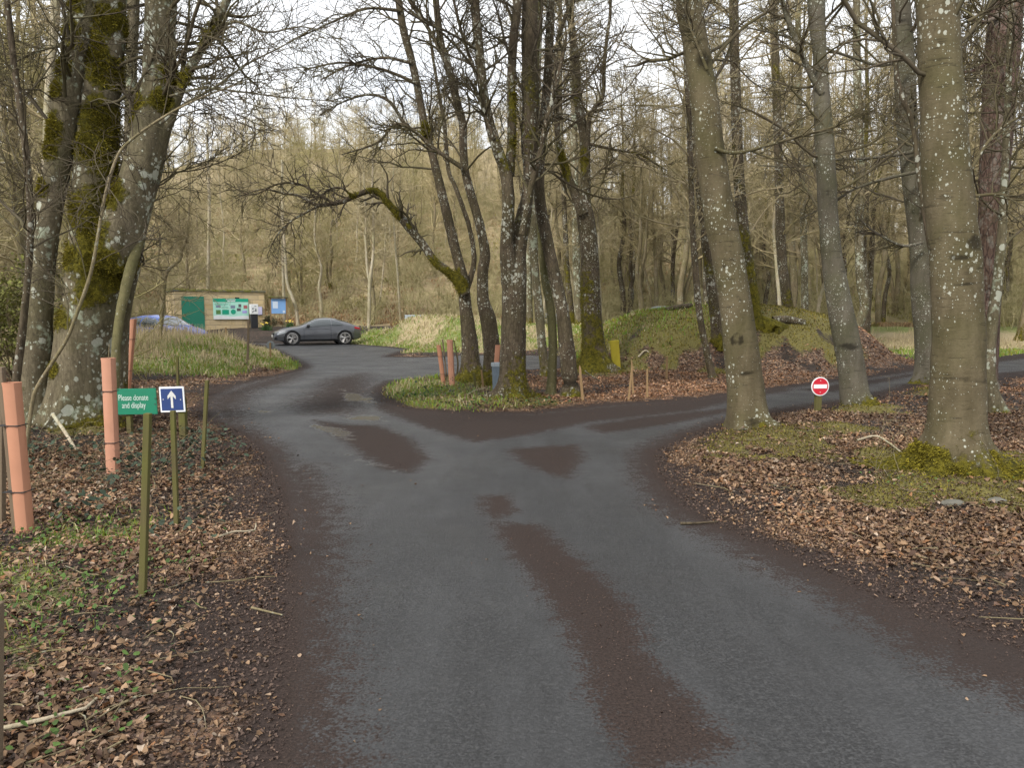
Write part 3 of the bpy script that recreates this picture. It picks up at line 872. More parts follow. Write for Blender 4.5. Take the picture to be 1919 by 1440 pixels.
tree("leaning_tree", "pale lichen-spotted leaning tree with moss down one side, left of the huge old tree", [S([(67, 812, 60), (66, 740, 54), (68, 660, 52), (74, 560, 47), (82, 480, 42), (92, 400, 43), (110, 300, 45), (124, 200, 47), (143, 100, 47), (157, 0, 47)], 9.7, 12)],
     M["old"], M["twig_near"], sides=32, flare=.2, moss=moss_fn((-.3, -.2, 0), .34, 0, .4, 25, .2, .4, [(140, 60, 30), (128, 130, 26), (112, 170, 24), (104, 240, 34), (96, 285, 28), (82, 355, 26), (152, 15, 26)], 9.7), tufts=26000, nb=14, t0=.2, step=.05, seed=25)
tree("thin_tree", "thin dark brown tree with bare bark at the left edge of the wood", [S([(26, 832, 20), (30, 720, 18), (42, 620, 16), (50, 540, 14), (55, 480, 15), (57, 400, 14), (50, 300, 14), (38, 200, 14), (24, 100, 13), (13, 0, 12)], 9.0, 9)],
     M["syc"], M["twig_near"], sides=14, flare=.2, moss=moss_fn((0, 0, 0), .3, 0, .4, 4), nb=26, t0=.25, seed=31, bl=(.8, 2.2))
tree("thin_tree", "slim brown stem hugging the right side of the huge old tree", [S([(212, 808, 22), (217, 667, 20), (223, 604, 20), (233, 552, 22), (246, 500, 24), (267, 433, 18), (285, 370, 14), (300, 320, 12), (318, 230, 11), (340, 140, 9), (352, 60, 8)], [9.4, 9.4, 9.45, 9.5, 9.6, 9.85, 10.1, 10.3, 10.4, 10.5, 10.5], 6)],
     M["green"], M["twig_near"], sides=14, flare=.2, moss=moss_fn((0, 0, 0), .25, 0, .4, 5), nb=14, t0=.35, seed=32, bl=(.8, 2.0))
tree("thin_tree", "slim lichen-whitened stem just right of the brown stem beside the old tree", [S([(219, 812, 24), (225, 667, 18), (235, 604, 18), (246, 552, 13), (258, 500, 12), (272, 430, 10), (285, 380, 8), (300, 300, 8), (310, 200, 7)], 10.4, 8)],
     M["old"], M["twig_near"], sides=14, flare=.2, moss=moss_fn((0, 0, 0), .3, 0, .4, 6), nb=12, t0=.4, seed=33, bl=(.8, 2.0))
tree("sapling", "thin arching sapling leaning across the front of the huge old tree", [S([(48, 875, 10), (60, 760, 9), (73, 720, 8.5), (123, 640, 8), (147, 580, 8), (167, 523, 8), (177, 480, 7.5), (183, 445, 7), (197, 367, 7), (217, 300, 6.5), (240, 267, 6), (300, 223, 5.5), (367, 187, 4.5), (457, 153, 3)], 7.8)],
     M["thin"], M["twig_near"], "sapling", sides=8, flare=0, lump=.03, nb=14, t0=.3, seed=34, bl=(.4, 1.5), n2=5, n3=4, l2=(.3, .8), l3=(.1, .3))
tree("thin_tree", "pale slender trunk standing behind the leaning mossy tree on the left", [S([(70, 733, 20), (76, 600, 17), (80, 450, 16), (85, 330, 16), (90, 200, 18), (98, 100, 18), (105, 0, 20)], 15, 13)],
     M["pale"], M["twig_mid"], sides=14, nb=16, t0=.3, seed=35)
tree("thin_tree", "lichened straight trunk seen in the gap between the old tree's two stems", [S([(228, 755, 26), (232, 600, 24), (238, 400, 24), (243, 240, 24), (247, 100, 24), (250, 0, 26)], 13, 13)],
     M["old"], M["twig_mid"], sides=18, moss=moss_fn((0, 0, 0), .4, 0, .4, 8), nb=16, t0=.3, seed=36)
tree("small_tree", "small forked bare tree growing on the grassy verge by the blue car", [S([(291, 668, 12), (297, 647, 10), (303, 597, 9.5), (307, 547, 9), (313, 510, 8.5), (337, 487, 7), (341, 469, 5.5), (350, 447, 4.5), (337, 425, 3.5), (335, 380, 2.5)], 22.5), S([(308, 540, 8), (305, 515, 6), (296, 490, 5), (300, 450, 4), (290, 400, 3)], 22.5)],
     M["thin"], M["twig_mid"], sides=10, flare=.3, moss=moss_fn((0, 0, 0), .35, 0, .6, 9), nb=14, t0=.3, seed=37, bl=(.7, 1.8), n2=6, n3=5, rmin=.004)
# middle cluster on the island
p_c1 = [S([(960, 752, 62), (961, 700, 50), (962, 640, 48), (963, 580, 46), (965, 520, 43), (968, 470, 36), (978, 420, 31), (988, 370, 28), (992, 320, 27), (991, 267, 30), (994, 200, 32), (993, 133, 32), (992, 67, 30), (993, 0, 30)], 13.3, 13),
        S([(962, 575, 36), (953, 500, 32), (950, 450, 29), (953, 380, 28), (947, 320, 28), (933, 283, 25), (913, 213, 22), (903, 150, 22), (897, 83, 21), (890, 0, 20)], [13.35, 13.2, 13.1, 13, 13, 12.9, 12.9, 12.8, 12.8, 12.8], 12.5),
        S([(955, 330, 22), (958, 270, 20), (959, 210, 20), (958, 150, 20), (963, 67, 20), (970, 0, 20)], 13.1, 12)]
tree("gnarled_tree", "thickest dark tree on the island, three-stemmed with lichen spots, beside the grey tube", p_c1, M["syc"], M["twig_near"], "tree",
     limbs=[S([(978, 440, 15), (987, 395, 15), (995, 350, 14), (1007, 310, 13), (1023, 233, 12), (1040, 167, 10), (1057, 93, 8), (1062, 60, 4)], 12.9),
            S([(905, 170, 9), (885, 120, 8), (865, 60, 7), (850, 0, 6), (835, -60, 4)], 12.8),
            S([(925, 260, 9), (900, 190, 8), (880, 150, 7), (862, 140, 4)], 12.8)],
     sides=36, flare=.55, lobes=5, lump=.07, moss=moss_fn((.2, -.1, 0), .42, H1(0, 13.3), .5, 41, .2), tufts=5000, nb=16, t0=.3, seed=41, n2=7, n3=6)
p_c2 = [S([(885, 714, 50), (882, 680, 36), (880, 640, 31), (873, 580, 28), (868, 530, 27), (862, 500, 24), (853, 467, 23), (833, 383, 21), (813, 300, 18), (797, 240, 17), (783, 167, 17), (770, 107, 17), (757, 60, 17), (747, 0, 16)], 17.3, 13),
        S([(874, 545, 14), (887, 500, 12), (887, 467, 11), (877, 417, 10), (853, 350, 10), (840, 317, 9), (833, 233, 9), (827, 200, 8), (815, 130, 7)], 17.4, 10)]
tree("arching_tree", "slanting island tree with one mossy bough arching far out to the left", p_c2, M["syc"], M["twig_near"], "tree",
     limbs=[S([(872, 552, 24), (855, 525, 22), (838, 508, 20), (815, 490, 19), (790, 455, 18), (765, 425, 18), (745, 400, 17), (728, 382, 16), (712, 362, 15), (695, 357, 14), (670, 365, 12), (640, 378, 11), (610, 384, 9), (590, 383, 8), (560, 367, 6), (530, 362, 5), (490, 355, 3.5), (440, 372, 2)], 17.1),
            S([(625, 381, 7), (590, 360, 6), (560, 345, 5), (520, 345, 4), (470, 365, 3), (420, 340, 2)], 17.0), S([(600, 384, 6), (570, 400, 5), (545, 415, 4), (520, 440, 3), (500, 480, 2)], 17.0),
            S([(660, 368, 5), (640, 352, 5), (615, 355, 4), (600, 375, 3)], 17.05),
            S([(795, 255, 10), (760, 233, 8), (730, 190, 7), (690, 177, 6), (640, 192, 4), (600, 215, 3)], 17.2), S([(783, 157, 9), (745, 140, 7), (707, 127, 6), (640, 117, 5), (570, 130, 3)], 17.2),
            S([(772, 118, 8), (720, 108, 6), (660, 120, 4), (600, 150, 3)], 17.2), S([(752, 20, 8), (690, 15, 6), (640, 33, 5), (560, 70, 3)], 17.2)],
     sides=26, flare=.6, lump=.07, moss=moss_fn((0, -.1, .3), .42, H1(-.9, 17.3), .5, 44, .3, .46, [(700, 355, 26), (722, 372, 24), (745, 400, 16), (665, 364, 18), (815, 492, 18), (845, 515, 20), (860, 535, 20), (797, 245, 18), (770, 425, 14)], 17.2), tufts=12000, nb=12, t0=.35, seed=44, n2=7, n3=6, rmin=.0035)
p_c3 = [S([(922, 728, 40), (922, 660, 31), (915, 600, 30), (905, 560, 27), (905, 510, 25), (909, 475, 23), (901, 430, 21), (893, 400, 20), (883, 365, 20), (873, 327, 18), (868, 280, 18), (867, 233, 18), (856, 190, 18), (847, 150, 17), (836, 110, 17), (827, 83, 16), (817, 0, 15)], 16, 13)]
tree("slanting_tree", "slanting dark tree between the arching tree and the thickest island tree", p_c3, M["syc"], M["twig_near"], "tree",
     limbs=[S([(868, 315, 11), (830, 290, 9), (807, 273, 9), (773, 243, 8), (740, 233, 7), (707, 267, 5), (640, 290, 3)], 15.8), S([(846, 150, 11), (840, 127, 10), (807, 60, 9), (767, 0, 8), (740, -50, 6)], 15.9),
            S([(898, 180, 6), (860, 155, 5), (830, 170, 3)], 15.7)],
     sides=26, flare=.5, lump=.07, moss=moss_fn((-.2, -.1, 0), .42, H1(-.5, 16), .6, 46, .25), tufts=3000, nb=13, t0=.35, seed=46, n2=7, n3=6, rmin=.0035)
tree("slim_tree", "slim smooth tan tree right of the thickest island tree", [S([(1032, 746, 24), (1035, 690, 20), (1036, 640, 20), (1032, 580, 20), (1022, 530, 17), (1016, 480, 16), (1012, 420, 15), (1005, 340, 14), (1003, 200, 13), (1010, 0, 11)], 14.0, 11)],
     M["green"], M["twig_near"], sides=16, flare=.4, lump=.04, moss=moss_fn((0, 0, 0), .2, 0, .25, 48), nb=14, t0=.4, seed=48)
tree("dark_tree", "dark leaning tree with white lichen flecks and a ring cut at its foot", scars=[(1068, 719, 13.8, 40, 5.0)], stems=[S([(1070, 748, 40), (1069, 722, 33), (1068, 716, 29), (1067, 700, 32), (1062, 650, 30), (1053, 580, 29), (1040, 520, 28), (1027, 460, 27), (1015, 400, 26), (1010, 350, 24), (1013, 290, 21), (1020, 220, 20), (1028, 120, 20), (1032, 0, 18)], 13.8, 12)],
     mat=M["syc"], twig=M["twig_near"], sides=22, flare=.3, lump=.06, moss=moss_fn((0, 0, 0), .25, 0, .3, 49), nb=15, t0=.35, seed=49, n2=7)
tree("slim_tree", "lichened tree partly hidden behind the slim tan tree", [S([(1022, 703, 22), (1015, 640, 20), (1010, 580, 20), (1004, 520, 18), (1000, 450, 18), (1003, 380, 16), (1006, 200, 15), (1012, 0, 14)], 18.6, 12)],
     M["old"], M["twig_mid"], sides=16, flare=.4, moss=moss_fn((0, 0, 0), .4, 0, .5, 50), nb=14, t0=.4, seed=50)
tree("forked_tree", "mossy forked tree beside the yellow-green board", [S([(1117, 699, 60), (1113, 650, 44), (1108, 590, 37), (1106, 520, 35), (1104, 460, 33), (1098, 410, 34), (1093, 380, 30), (1097, 340, 23), (1096, 280, 22), (1092, 240, 21), (1083, 180, 20), (1078, 110, 18), (1070, 40, 16), (1065, 0, 15)], 19.8, 13),
     S([(1092, 402, 24), (1085, 385, 21), (1072, 350, 18), (1058, 310, 16), (1047, 270, 14), (1043, 220, 13), (1040, 150, 12), (1045, 80, 11), (1060, 30, 10), (1075, 0, 9)], 19.6, 11)],
     M["syc"], M["twig_near"], limbs=[S([(1099, 300, 12), (1101, 265, 12), (1104, 225, 11), (1115, 200, 10), (1130, 180, 9), (1132, 130, 9), (1136, 80, 8), (1143, 30, 7), (1145, -20, 6)], 19.7), S([(1105, 270, 7), (1150, 280, 6), (1200, 290, 4), (1250, 320, 3)], 19.7)],
     sides=28, flare=.5, lump=.08, moss=moss_fn((-.3, -.1, 0), .5, H1(2.2, 19.8), .7, 52, .7), tufts=14000, nb=13, t0=.3, seed=52, n2=7, n3=6, rmin=.0038)
# right group
tree("beech_tree", "smooth leaning beech in front of the lane, left of the no entry sign", [S([(1405, 812, 76), (1402, 790, 73), (1396, 720, 67), (1387, 640, 62), (1377, 560, 58), (1364, 480, 58), (1348, 400, 57), (1333, 300, 54), (1321, 200, 52), (1307, 100, 48), (1290, 0, 46)], 10.0, 14)],
     M["beech"], M["twig_near"], limbs=[S([(1340, 278, 10), (1360, 285, 9), (1390, 285, 8), (1440, 272, 7), (1500, 255, 6), (1555, 240, 5), (1600, 222, 4), (1640, 205, 3)], 9.8), S([(1325, 130, 7), (1290, 40, 6), (1278, 0, 5), (1270, -50, 4)], 9.8)],
     scars=[(1381, 637, 9.8, 12, 'knot'), (1398, 700, 9.8, 24, 8.0), (1372, 500, 9.8, 26, 10.0), (1385, 560, 9.8, 10, 2.0), (1322, 110, 9.8, 22, 1.0), (1340, 330, 9.8, 30, 12.0), (1410, 790, 9.8, 26, 3.0)],
     sides=44, flare=.4, lobes=4, lump=.03, moss=moss_fn((.3, 0, 0), .22, H1(3.2, 10), .16, 61), tufts=5000, nb=16, t0=.2, seed=61, bl=(1.0, 3.4))
tree("beech_tree", "slender beech with a dark notch in its trunk, just right of the no entry sign", [S([(1607, 764, 54), (1603, 745, 51), (1597, 700, 48), (1587, 640, 47), (1571, 560, 44), (1559, 480, 36), (1552, 400, 35), (1547, 300, 34), (1541, 200, 31), (1536, 100, 29), (1530, 0, 33)], 12.6, 14)],
     M["beech2"], M["twig_near"], limbs=[S([(1540, 175, 15), (1520, 140, 13), (1500, 95, 12), (1482, 50, 11), (1465, 0, 10), (1450, -60, 8)], 12.5)],
     scars=[(1592, 650, 12.4, 24, 3.0), (1552, 360, 12.4, 8, 'knot'), (1535, 105, 12.4, 10, 'knot'), (1567, 455, 12.4, 24, 9.0)],
     sides=34, flare=.3, lobes=4, lump=.035, moss=moss_fn((.4, 0, 0), .22, H1(5.8, 12.6), .2, 62), tufts=4000, nb=18, t0=.2, seed=62, bl=(1.0, 3.4))
tree("beech_tree", "grey beech half hidden behind the big right-hand beech, by the lane", [S([(1752, 716, 72), (1748, 690, 60), (1740, 620, 48), (1730, 540, 42), (1727, 480, 38), (1718, 400, 36), (1706, 300, 35), (1698, 200, 37), (1694, 100, 36), (1688, 0, 32)], 16.5, 15)],
     M["beech2"], M["twig_near"], limbs=[S([(1712, 284, 9), (1680, 290, 8), (1620, 297, 6), (1560, 300, 5), (1500, 312, 4), (1420, 310, 2.5)], 16.2), S([(1718, 322, 8), (1660, 335, 7), (1600, 355, 5), (1540, 390, 4), (1500, 410, 3)], 16.0),
                                   S([(1700, 108, 8), (1650, 122, 7), (1600, 108, 6), (1530, 85, 5), (1450, 62, 4), (1380, 48, 3), (1315, 40, 2)], 16.0), S([(1728, 455, 7), (1690, 460, 6), (1640, 435, 5), (1610, 410, 4)], 16.1)],
     sides=32, flare=.4, lobes=4, lump=.03, moss=moss_fn((-.3, 0, 0), .2, H1(9.4, 16.5), .3, 63), nb=18, t0=.2, seed=63, bl=(1.2, 3.6))
tree("thin_tree", "thin white-crusted stem tight against the left side of the big beech", [S([(1742, 838, 14), (1748, 760, 11), (1750, 680, 10), (1750, 560, 10), (1745, 480, 10), (1737, 433, 10), (1723, 333, 11), (1710, 233, 11), (1690, 180, 11), (1680, 133, 10), (1676, 60, 10), (1673, 0, 9)], 8.9, 9)],
     M["syc"], M["twig_near"], sides=12, flare=.2, nb=12, t0=.35, seed=64, bl=(.7, 2))
tree("beech_tree", "biggest beech trunk with white lichen dots and mossy roots, nearest on the right", [S([(1790, 905, 112), (1791, 850, 106), (1793, 800, 100), (1795, 720, 94), (1796, 640, 88), (1794, 560, 86), (1790, 480, 87), (1782, 400, 84), (1771, 300, 83), (1767, 200, 77), (1760, 100, 71), (1756, 0, 72)], 7.1, 15)],
     M["beech"], M["twig_near"], limbs=[S([(1815, 325, 9), (1850, 268, 7), (1880, 238, 6), (1919, 215, 5), (1980, 190, 3)], 7.0), S([(1820, 368, 8), (1870, 364, 6), (1919, 370, 5), (1990, 350, 3)], 7.0), S([(1812, 40, 8), (1850, 20, 6), (1890, 5, 5), (1940, -10, 4)], 7.0)],
     scars=[(1752, 113, 6.85, 15, 'knot'), (1788, 641, 6.85, 11, 'knot'), (1745, 206, 6.85, 40, 7.0), (1800, 482, 6.85, 34, 5.0), (1805, 713, 6.85, 60, 14.0), (1780, 150, 6.85, 12, 'knot'), (1798, 532, 6.85, 50, 16.0), (1830, 455, 6.9, 22, 1.2)],
     sides=64, flare=1.25, lobes=5, lump=.03, moss=moss_fn((.22, -.05, 0), .26, H1(4.25, 7.1), .24, 65, 0, .74, [(1742, 850, 20), (1748, 885, 34), (1838, 862, 24), (1852, 892, 40), (1800, 905, 26)], 7.0), tufts=26000, nb=16, t0=.2, seed=65, bl=(1.2, 3.6), step=.035)
tree("pine_tree", "reddish flaky-barked trunk behind the biggest beech on the right", [S([(1838, 735, 52), (1845, 640, 47), (1850, 560, 45), (1855, 480, 44), (1860, 400, 47), (1865, 300, 51), (1871, 200, 55), (1878, 100, 58), (1886, 0, 58)], 15, 16)],
     M["pine"], M["twig_near"], sides=30, flare=.2, lump=.05, nb=26, t0=.2, seed=66, bl=(.8, 2.2), ang=80, limbs=[S([(1880, 110, 9), (1850, 120, 8), (1815, 135, 6), (1790, 130, 4)], 14.8), S([(1875, 30, 10), (1840, 40, 8), (1805, 30, 6)], 14.8)])
tree("grey_tree", "crooked grey trunk with dark bands at the far right beside the lane", [S([(1866, 774, 38), (1857, 740, 30), (1854, 700, 26), (1855, 650, 25), (1860, 600, 24), (1868, 540, 22), (1874, 480, 20), (1880, 400, 17), (1884, 300, 15), (1890, 150, 13), (1895, 0, 11)], 11.8, 10)],
     M["old"], M["twig_near"], sides=20, flare=.35, lump=.05, moss=moss_fn((0, 0, 0), .22, 0, .2, 67), nb=18, t0=.25, seed=67)
# trunks on and behind the mossy mound
MID = [("leaning slim tree with a whitened mossy foot left of the leaning beech", [(1335, 712, 17), (1320, 640, 15), (1310, 580, 15), (1303, 500, 14), (1298, 430, 13), (1290, 200, 12), (1280, 0, 10)], 17.6, "syc", .6),
       ("dark mossy trunk close behind the leaning beech on its left side", [(1358, 700, 32), (1347, 640, 28), (1340, 580, 27), (1330, 500, 26), (1318, 400, 24), (1300, 200, 22), (1296, 0, 18)], 20.6, "syc", .75),
       ("green mossy trunk emerging right of the leaning beech on the mound", [(1442, 688, 34), (1425, 640, 27), (1412, 560, 26), (1400, 480, 26), (1390, 400, 25), (1383, 300, 24), (1378, 150, 22), (1375, 0, 20)], 21.2, "syc", .95),
       ("mossy-footed tree standing behind the crest of the mossy mound", [(1480, 600, 26), (1472, 540, 22), (1465, 480, 21), (1462, 400, 20), (1456, 200, 18), (1450, 0, 15)], 27, "syc", .7),
       ("straight grey trunk between the mound and the slender beech", [(1510, 612, 17), (1508, 540, 15), (1505, 400, 14), (1498, 200, 13), (1495, 0, 12)], 30, "old", .4),
       ("tree with an elbowed mossy foot just right of the slender beech", [(1605, 650, 26), (1606, 620, 20), (1620, 575, 20), (1613, 530, 19), (1610, 450, 18), (1612, 300, 18), (1606, 120, 17), (1605, 0, 15)], 27, "old", .5),
       ("slim grey-green trunk behind the grass mound between the forked tree and the slim trees", [(1085, 612, 19), (1083, 560, 17), (1080, 500, 17), (1078, 400, 16), (1075, 200, 14), (1070, 0, 12)], 36.5, "old", .3),
       ("yellow-mossed slim trunk behind the dark leaning tree", [(1072, 612, 15), (1068, 560, 13), (1062, 500, 12), (1058, 400, 11), (1050, 200, 10), (1050, 0, 9)], 37.2, "syc", .95),
       ("pale trunk behind the grass mound right of the thickest island tree", [(993, 612, 15), (992, 560, 14), (990, 480, 13), (985, 300, 11), (985, 0, 9)], 38, "old", .2)]
for i, (lab, pts, d, mk_, mo) in enumerate(MID):
    tree("woodland_tree", lab, [S(pts, d, 13 + (i * 7 % 4))], M[mk_], M["twig_mid"], sides=18, flare=.45, lump=.06, moss=moss_fn((-.1, -.1, 0), mo * .62, H1(*at(pts[0][0], pts[0][1], d)[:2]), .7, 70 + i, .3), tufts=2500 if mo > .5 else 0,
         nb=30, t0=.22, seed=70 + i, bl=(1.2, 3.4), rmin=.0045, n2=7, n3=5, step=.09)
# pale stems round the hut and the car park
BIR = [("slender pale birch forking low above the grey car", [[(691, 606, 8), (692, 570, 8), (693, 530, 8), (699, 480, 6.5), (700, 420, 6), (698, 350, 5), (700, 250, 4)], [(693, 532, 6), (688, 500, 6), (685, 440, 5.5), (686, 410, 5), (680, 300, 3)]], 44.5),
       ("straight slim birch to the right of the forked birch", [[(750, 580, 5.5), (746, 530, 5), (741, 460, 4.5), (736, 380, 4), (738, 300, 3)]], 50),
       ("slanting pale birch just right of the blue notice board", [[(558, 602, 9), (555, 580, 8), (547, 555, 7.5), (538, 530, 7), (534, 470, 6), (530, 400, 5), (528, 300, 4)]], 46),
       ("tall pale trunk rising directly above the hut roof", [[(390, 606, 9), (390, 530, 8), (391, 460, 7.5), (392, 380, 7), (390, 320, 6), (388, 250, 4)]], 52),
       ("white-footed bare tree on the slope behind the grey car's roof", [[(601, 590, 10), (602, 570, 8), (598, 540, 7), (602, 500, 6), (590, 450, 5), (592, 380, 4)]], 49),
       ("thin grey trunk right of the hut among the scrub", [[(533, 610, 8), (532, 560, 7), (530, 480, 6.5), (528, 400, 6), (530, 300, 4)]], 49)]
for i, (lab, st, d) in enumerate(BIR):
    b = ground_at(st[0][0][0], st[0][0][1])
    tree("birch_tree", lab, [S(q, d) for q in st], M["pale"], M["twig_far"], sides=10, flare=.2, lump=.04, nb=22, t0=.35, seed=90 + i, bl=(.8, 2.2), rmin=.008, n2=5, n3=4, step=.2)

# ------------------------------------------------------------------ background wood
def proto(name, label, cat, kind, seed, group):
    rng = np.random.default_rng(seed)
    T, C = Tubes(), Tubes()
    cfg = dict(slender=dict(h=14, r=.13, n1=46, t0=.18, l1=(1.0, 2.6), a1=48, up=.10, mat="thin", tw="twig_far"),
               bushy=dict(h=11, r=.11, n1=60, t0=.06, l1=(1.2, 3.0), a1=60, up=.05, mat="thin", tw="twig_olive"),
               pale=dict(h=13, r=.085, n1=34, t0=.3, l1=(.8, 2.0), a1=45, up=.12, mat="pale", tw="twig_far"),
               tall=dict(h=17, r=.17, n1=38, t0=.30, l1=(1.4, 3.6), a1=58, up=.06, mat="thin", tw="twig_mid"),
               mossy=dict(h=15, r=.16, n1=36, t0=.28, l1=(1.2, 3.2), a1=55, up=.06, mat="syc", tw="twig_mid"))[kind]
    n = 9
    z = np.linspace(0, cfg["h"], n)
    w = np.cumsum(rng.normal(size=(n, 2)) * .16, 0); w[0] = 0
    pts = np.stack([w[:, 0], w[:, 1], z], 1); rad = cfg["r"] * (1 - .9 * (z / cfg["h"]) ** 1.1)
    pts[0, 2] = -.4
    mo = moss_fn((0, 0, 0), .62 if kind == "mossy" else .3, 0, 1.0, seed, .3)
    T.trunk(pts, rad, 10, .35, seed, 0, .35, 4, .05, mo)
    pp, rr = resample(pts, rad, n=24)
    if kind in ("bushy", "tall"):       # a second stem
        q = pts + np.stack([np.linspace(0, rng.normal() * 1.2, n), np.linspace(0, rng.normal() * 1.2, n), z * -.15], 1)
        T.trunk(q, rad * .7, 8, .4, seed + 1, 0, .2, 3, .05, mo)
        p2, r2 = resample(q, rad * .7, n=24)
        pp, rr = np.stack([pp, p2]), np.stack([rr, r2])
        per = cfg["n1"] // 2
    else: pp, rr, per = pp[None], rr[None], cfg["n1"]
    P1, R1 = grow(pp, rr, per, cfg["t0"], .99, cfg["l1"], cfg["a1"], 7, .15, cfg["up"], .42, .012, rng, None, .6)
    C.batch(P1, R1, 4)
    P2, R2 = grow(P1, R1, 6, .15, 1, (.5, 1.3), 45, 5, .22, .04, .6, .008, rng)
    C.batch(P2, R2, 3)
    P3, R3 = grow(P2, R2, 6, .1, 1, (.3, .9), 45, 4, .24, .03, .7, .0055, rng)
    C.batch(P3, R3, 3)
    root = thing(name, label, cat, (0, 0, 0), 0, group)
    link("trunk", T.mesh("trunk", M[cfg["mat"]]), root)
    link("crown", C.mesh("crown", M[cfg["tw"]]), root)
    return root

KEEP = [(-17.5, 44, 5.0), (-9.3, 35, 3.5), (-15.5, 33, 3.5)]
def free(x, y, d=.6):
    if road_sd(np.array([x]), np.array([y]))[0] < d: return False
    return all((x - a) ** 2 + (y - b) ** 2 > r * r for a, b, r in KEEP)

class Placer:
    def __init__(s, protos): s.p = protos; s.used = [False] * len(protos)
    def put(s, i, x, y, sc, rz, tilt=0.0, label=None):
        o = s.p[i] if not s.used[i] else copy_tree(s.p[i])
        s.used[i] = True
        o.location = (x, y, H1(x, y) - .05); o.scale = (sc * RNG.uniform(.9, 1.15), sc * RNG.uniform(.9, 1.15), sc)
        o.rotation_euler = (RNG.normal() * tilt, RNG.normal() * tilt, rz)
        if label: o["label"] = label
        return o

G_HILL = "bare trees on the far hillside"
hillp = Placer([proto("hillside_tree", "slender bare brown tree among many on the far wooded hillside", "tree", "slender", 201, G_HILL),
                proto("hillside_tree", "slender bare brown tree among many on the far wooded hillside", "tree", "slender", 202, G_HILL),
                proto("hillside_tree", "bushy olive-twigged tree among many on the far wooded hillside", "tree", "bushy", 203, G_HILL),
                proto("hillside_tree", "bushy olive-twigged tree among many on the far wooded hillside", "tree", "bushy", 204, G_HILL),
                proto("hillside_tree", "pale-barked thin tree among many on the far wooded hillside", "tree", "pale", 205, G_HILL)])
pts = []
def far_enough(x, y, dmin): return all((x - a) ** 2 + (y - b) ** 2 > dmin * dmin for a, b in pts)
for k in range(20000):
    y = 48.5 + 78 * RNG.random() ** 1.1; x = RNG.uniform(-1, 1) * (.76 * y + 4)
    if len(pts) >= 285: break
    px = 959.5 + FPX * x / y
    if y < 57 and (310 < px < 530 or 560 < px < 880) and RNG.random() < .85: continue
    if y < 53 and 1180 < px: continue
    if far_enough(x, y, 3.0): pts.append((x, y))
for (x, y) in pts:
    i = int(RNG.choice(5, p=[.24, .22, .18, .15, .21]))
    hillp.put(i, x, y, RNG.uniform(.72, 1.12), RNG.uniform(0, 6.28), .03)

G_MID = "tall bare trees behind the mossy mound"
midp = Placer([proto("woodland_tree", "tall bare tree standing in the crowded wood beyond the mossy mound", "tree", "tall", 211, G_MID),
               proto("woodland_tree", "tall bare tree standing in the crowded wood beyond the mossy mound", "tree", "tall", 212, G_MID),
               proto("woodland_tree", "moss-stained bare tree standing in the crowded wood beyond the mossy mound", "tree", "mossy", 213, G_MID),
               proto("woodland_tree", "moss-stained bare tree standing in the crowded wood beyond the mossy mound", "tree", "mossy", 214, G_MID),
               proto("woodland_tree", "pale thin-stemmed tree in the crowded wood beyond the mossy mound", "tree", "pale", 215, G_MID)])
pts = []
for k in range(6000):
    if len(pts) >= 92: break
    y = RNG.uniform(27.5, 58); px = RNG.uniform(985, 2150); x = (px - 959.5) / FPX * y
    if y < 46 and (1580 < px < 1740 or px > 1875) and RNG.random() < .93: continue
    if y < 42 and px < 1270: continue
    if y < 31.5 and 1150 < px < 1600: continue
    if free(x, y, 1.5) and far_enough(x, y, 2.3): pts.append((x, y))
for (x, y) in pts:
    midp.put(int(RNG.choice(5, p=[.24, .24, .19, .17, .16])), x, y, RNG.uniform(.8, 1.15), RNG.uniform(0, 6.28), .04)

G_LEFT = "bare trees behind the old mossy trees at the left edge"
leftp = Placer([proto("woodland_tree", "bare tree in the wood behind the old mossy trees at the left edge", "tree", "tall", 221, G_LEFT),
                proto("woodland_tree", "bushy bare tree in the wood behind the old mossy trees at the left edge", "tree", "bushy", 222, G_LEFT),
                proto("woodland_tree", "slender bare tree in the wood behind the old mossy trees at the left edge", "tree", "slender", 223, G_LEFT)])
pts = []
for k in range(4000):
    if len(pts) >= 40: break
    y = RNG.uniform(15, 48); px = RNG.uniform(-250, 215); x = (px - 959.5) / FPX * y
    if free(x, y, 1.2) and far_enough(x, y, 2.2): pts.append((x, y))
for (x, y) in pts:
    leftp.put(int(RNG.choice(3)), x, y, RNG.uniform(.7, 1.05), RNG.uniform(0, 6.28), .04)

# the wood further back reads as one mass; so does the brushwood at the foot of the slope
def far_wood():
    rng = np.random.default_rng(300); C = Tubes()
    N = 430
    y = rng.uniform(80, 170, N); x = rng.uniform(-1, 1, N) * (.8 * y + 6)
    z = H(x, y)
    h = rng.uniform(7, 12, N)
    K = 8; t = np.linspace(0, 1, K)
    Pt = np.stack([x, y, z], 1)[:, None] + t[None, :, None] * h[:, None, None] * np.array([0, 0, 1.0]) + np.cumsum(rng.normal(size=(N, K, 3)) * np.array([.18, .18, 0]), 1)
    R = (h * .008)[:, None] * (1 - .85 * t)[None]
    C.batch(Pt, R, 4)
    P1, R1 = grow(Pt, R, 15, .2, 1, (1, 2.6), 50, 5, .18, .06, .45, .018, rng, None, .6)
    C.batch(P1, R1, 3)
    P2, R2 = grow(P1, R1, 5, .15, 1, (.5, 1.5), 45, 4, .22, .03, .6, .011, rng)
    C.batch(P2, R2, 3)
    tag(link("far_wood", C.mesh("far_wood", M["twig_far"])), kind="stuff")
far_wood()

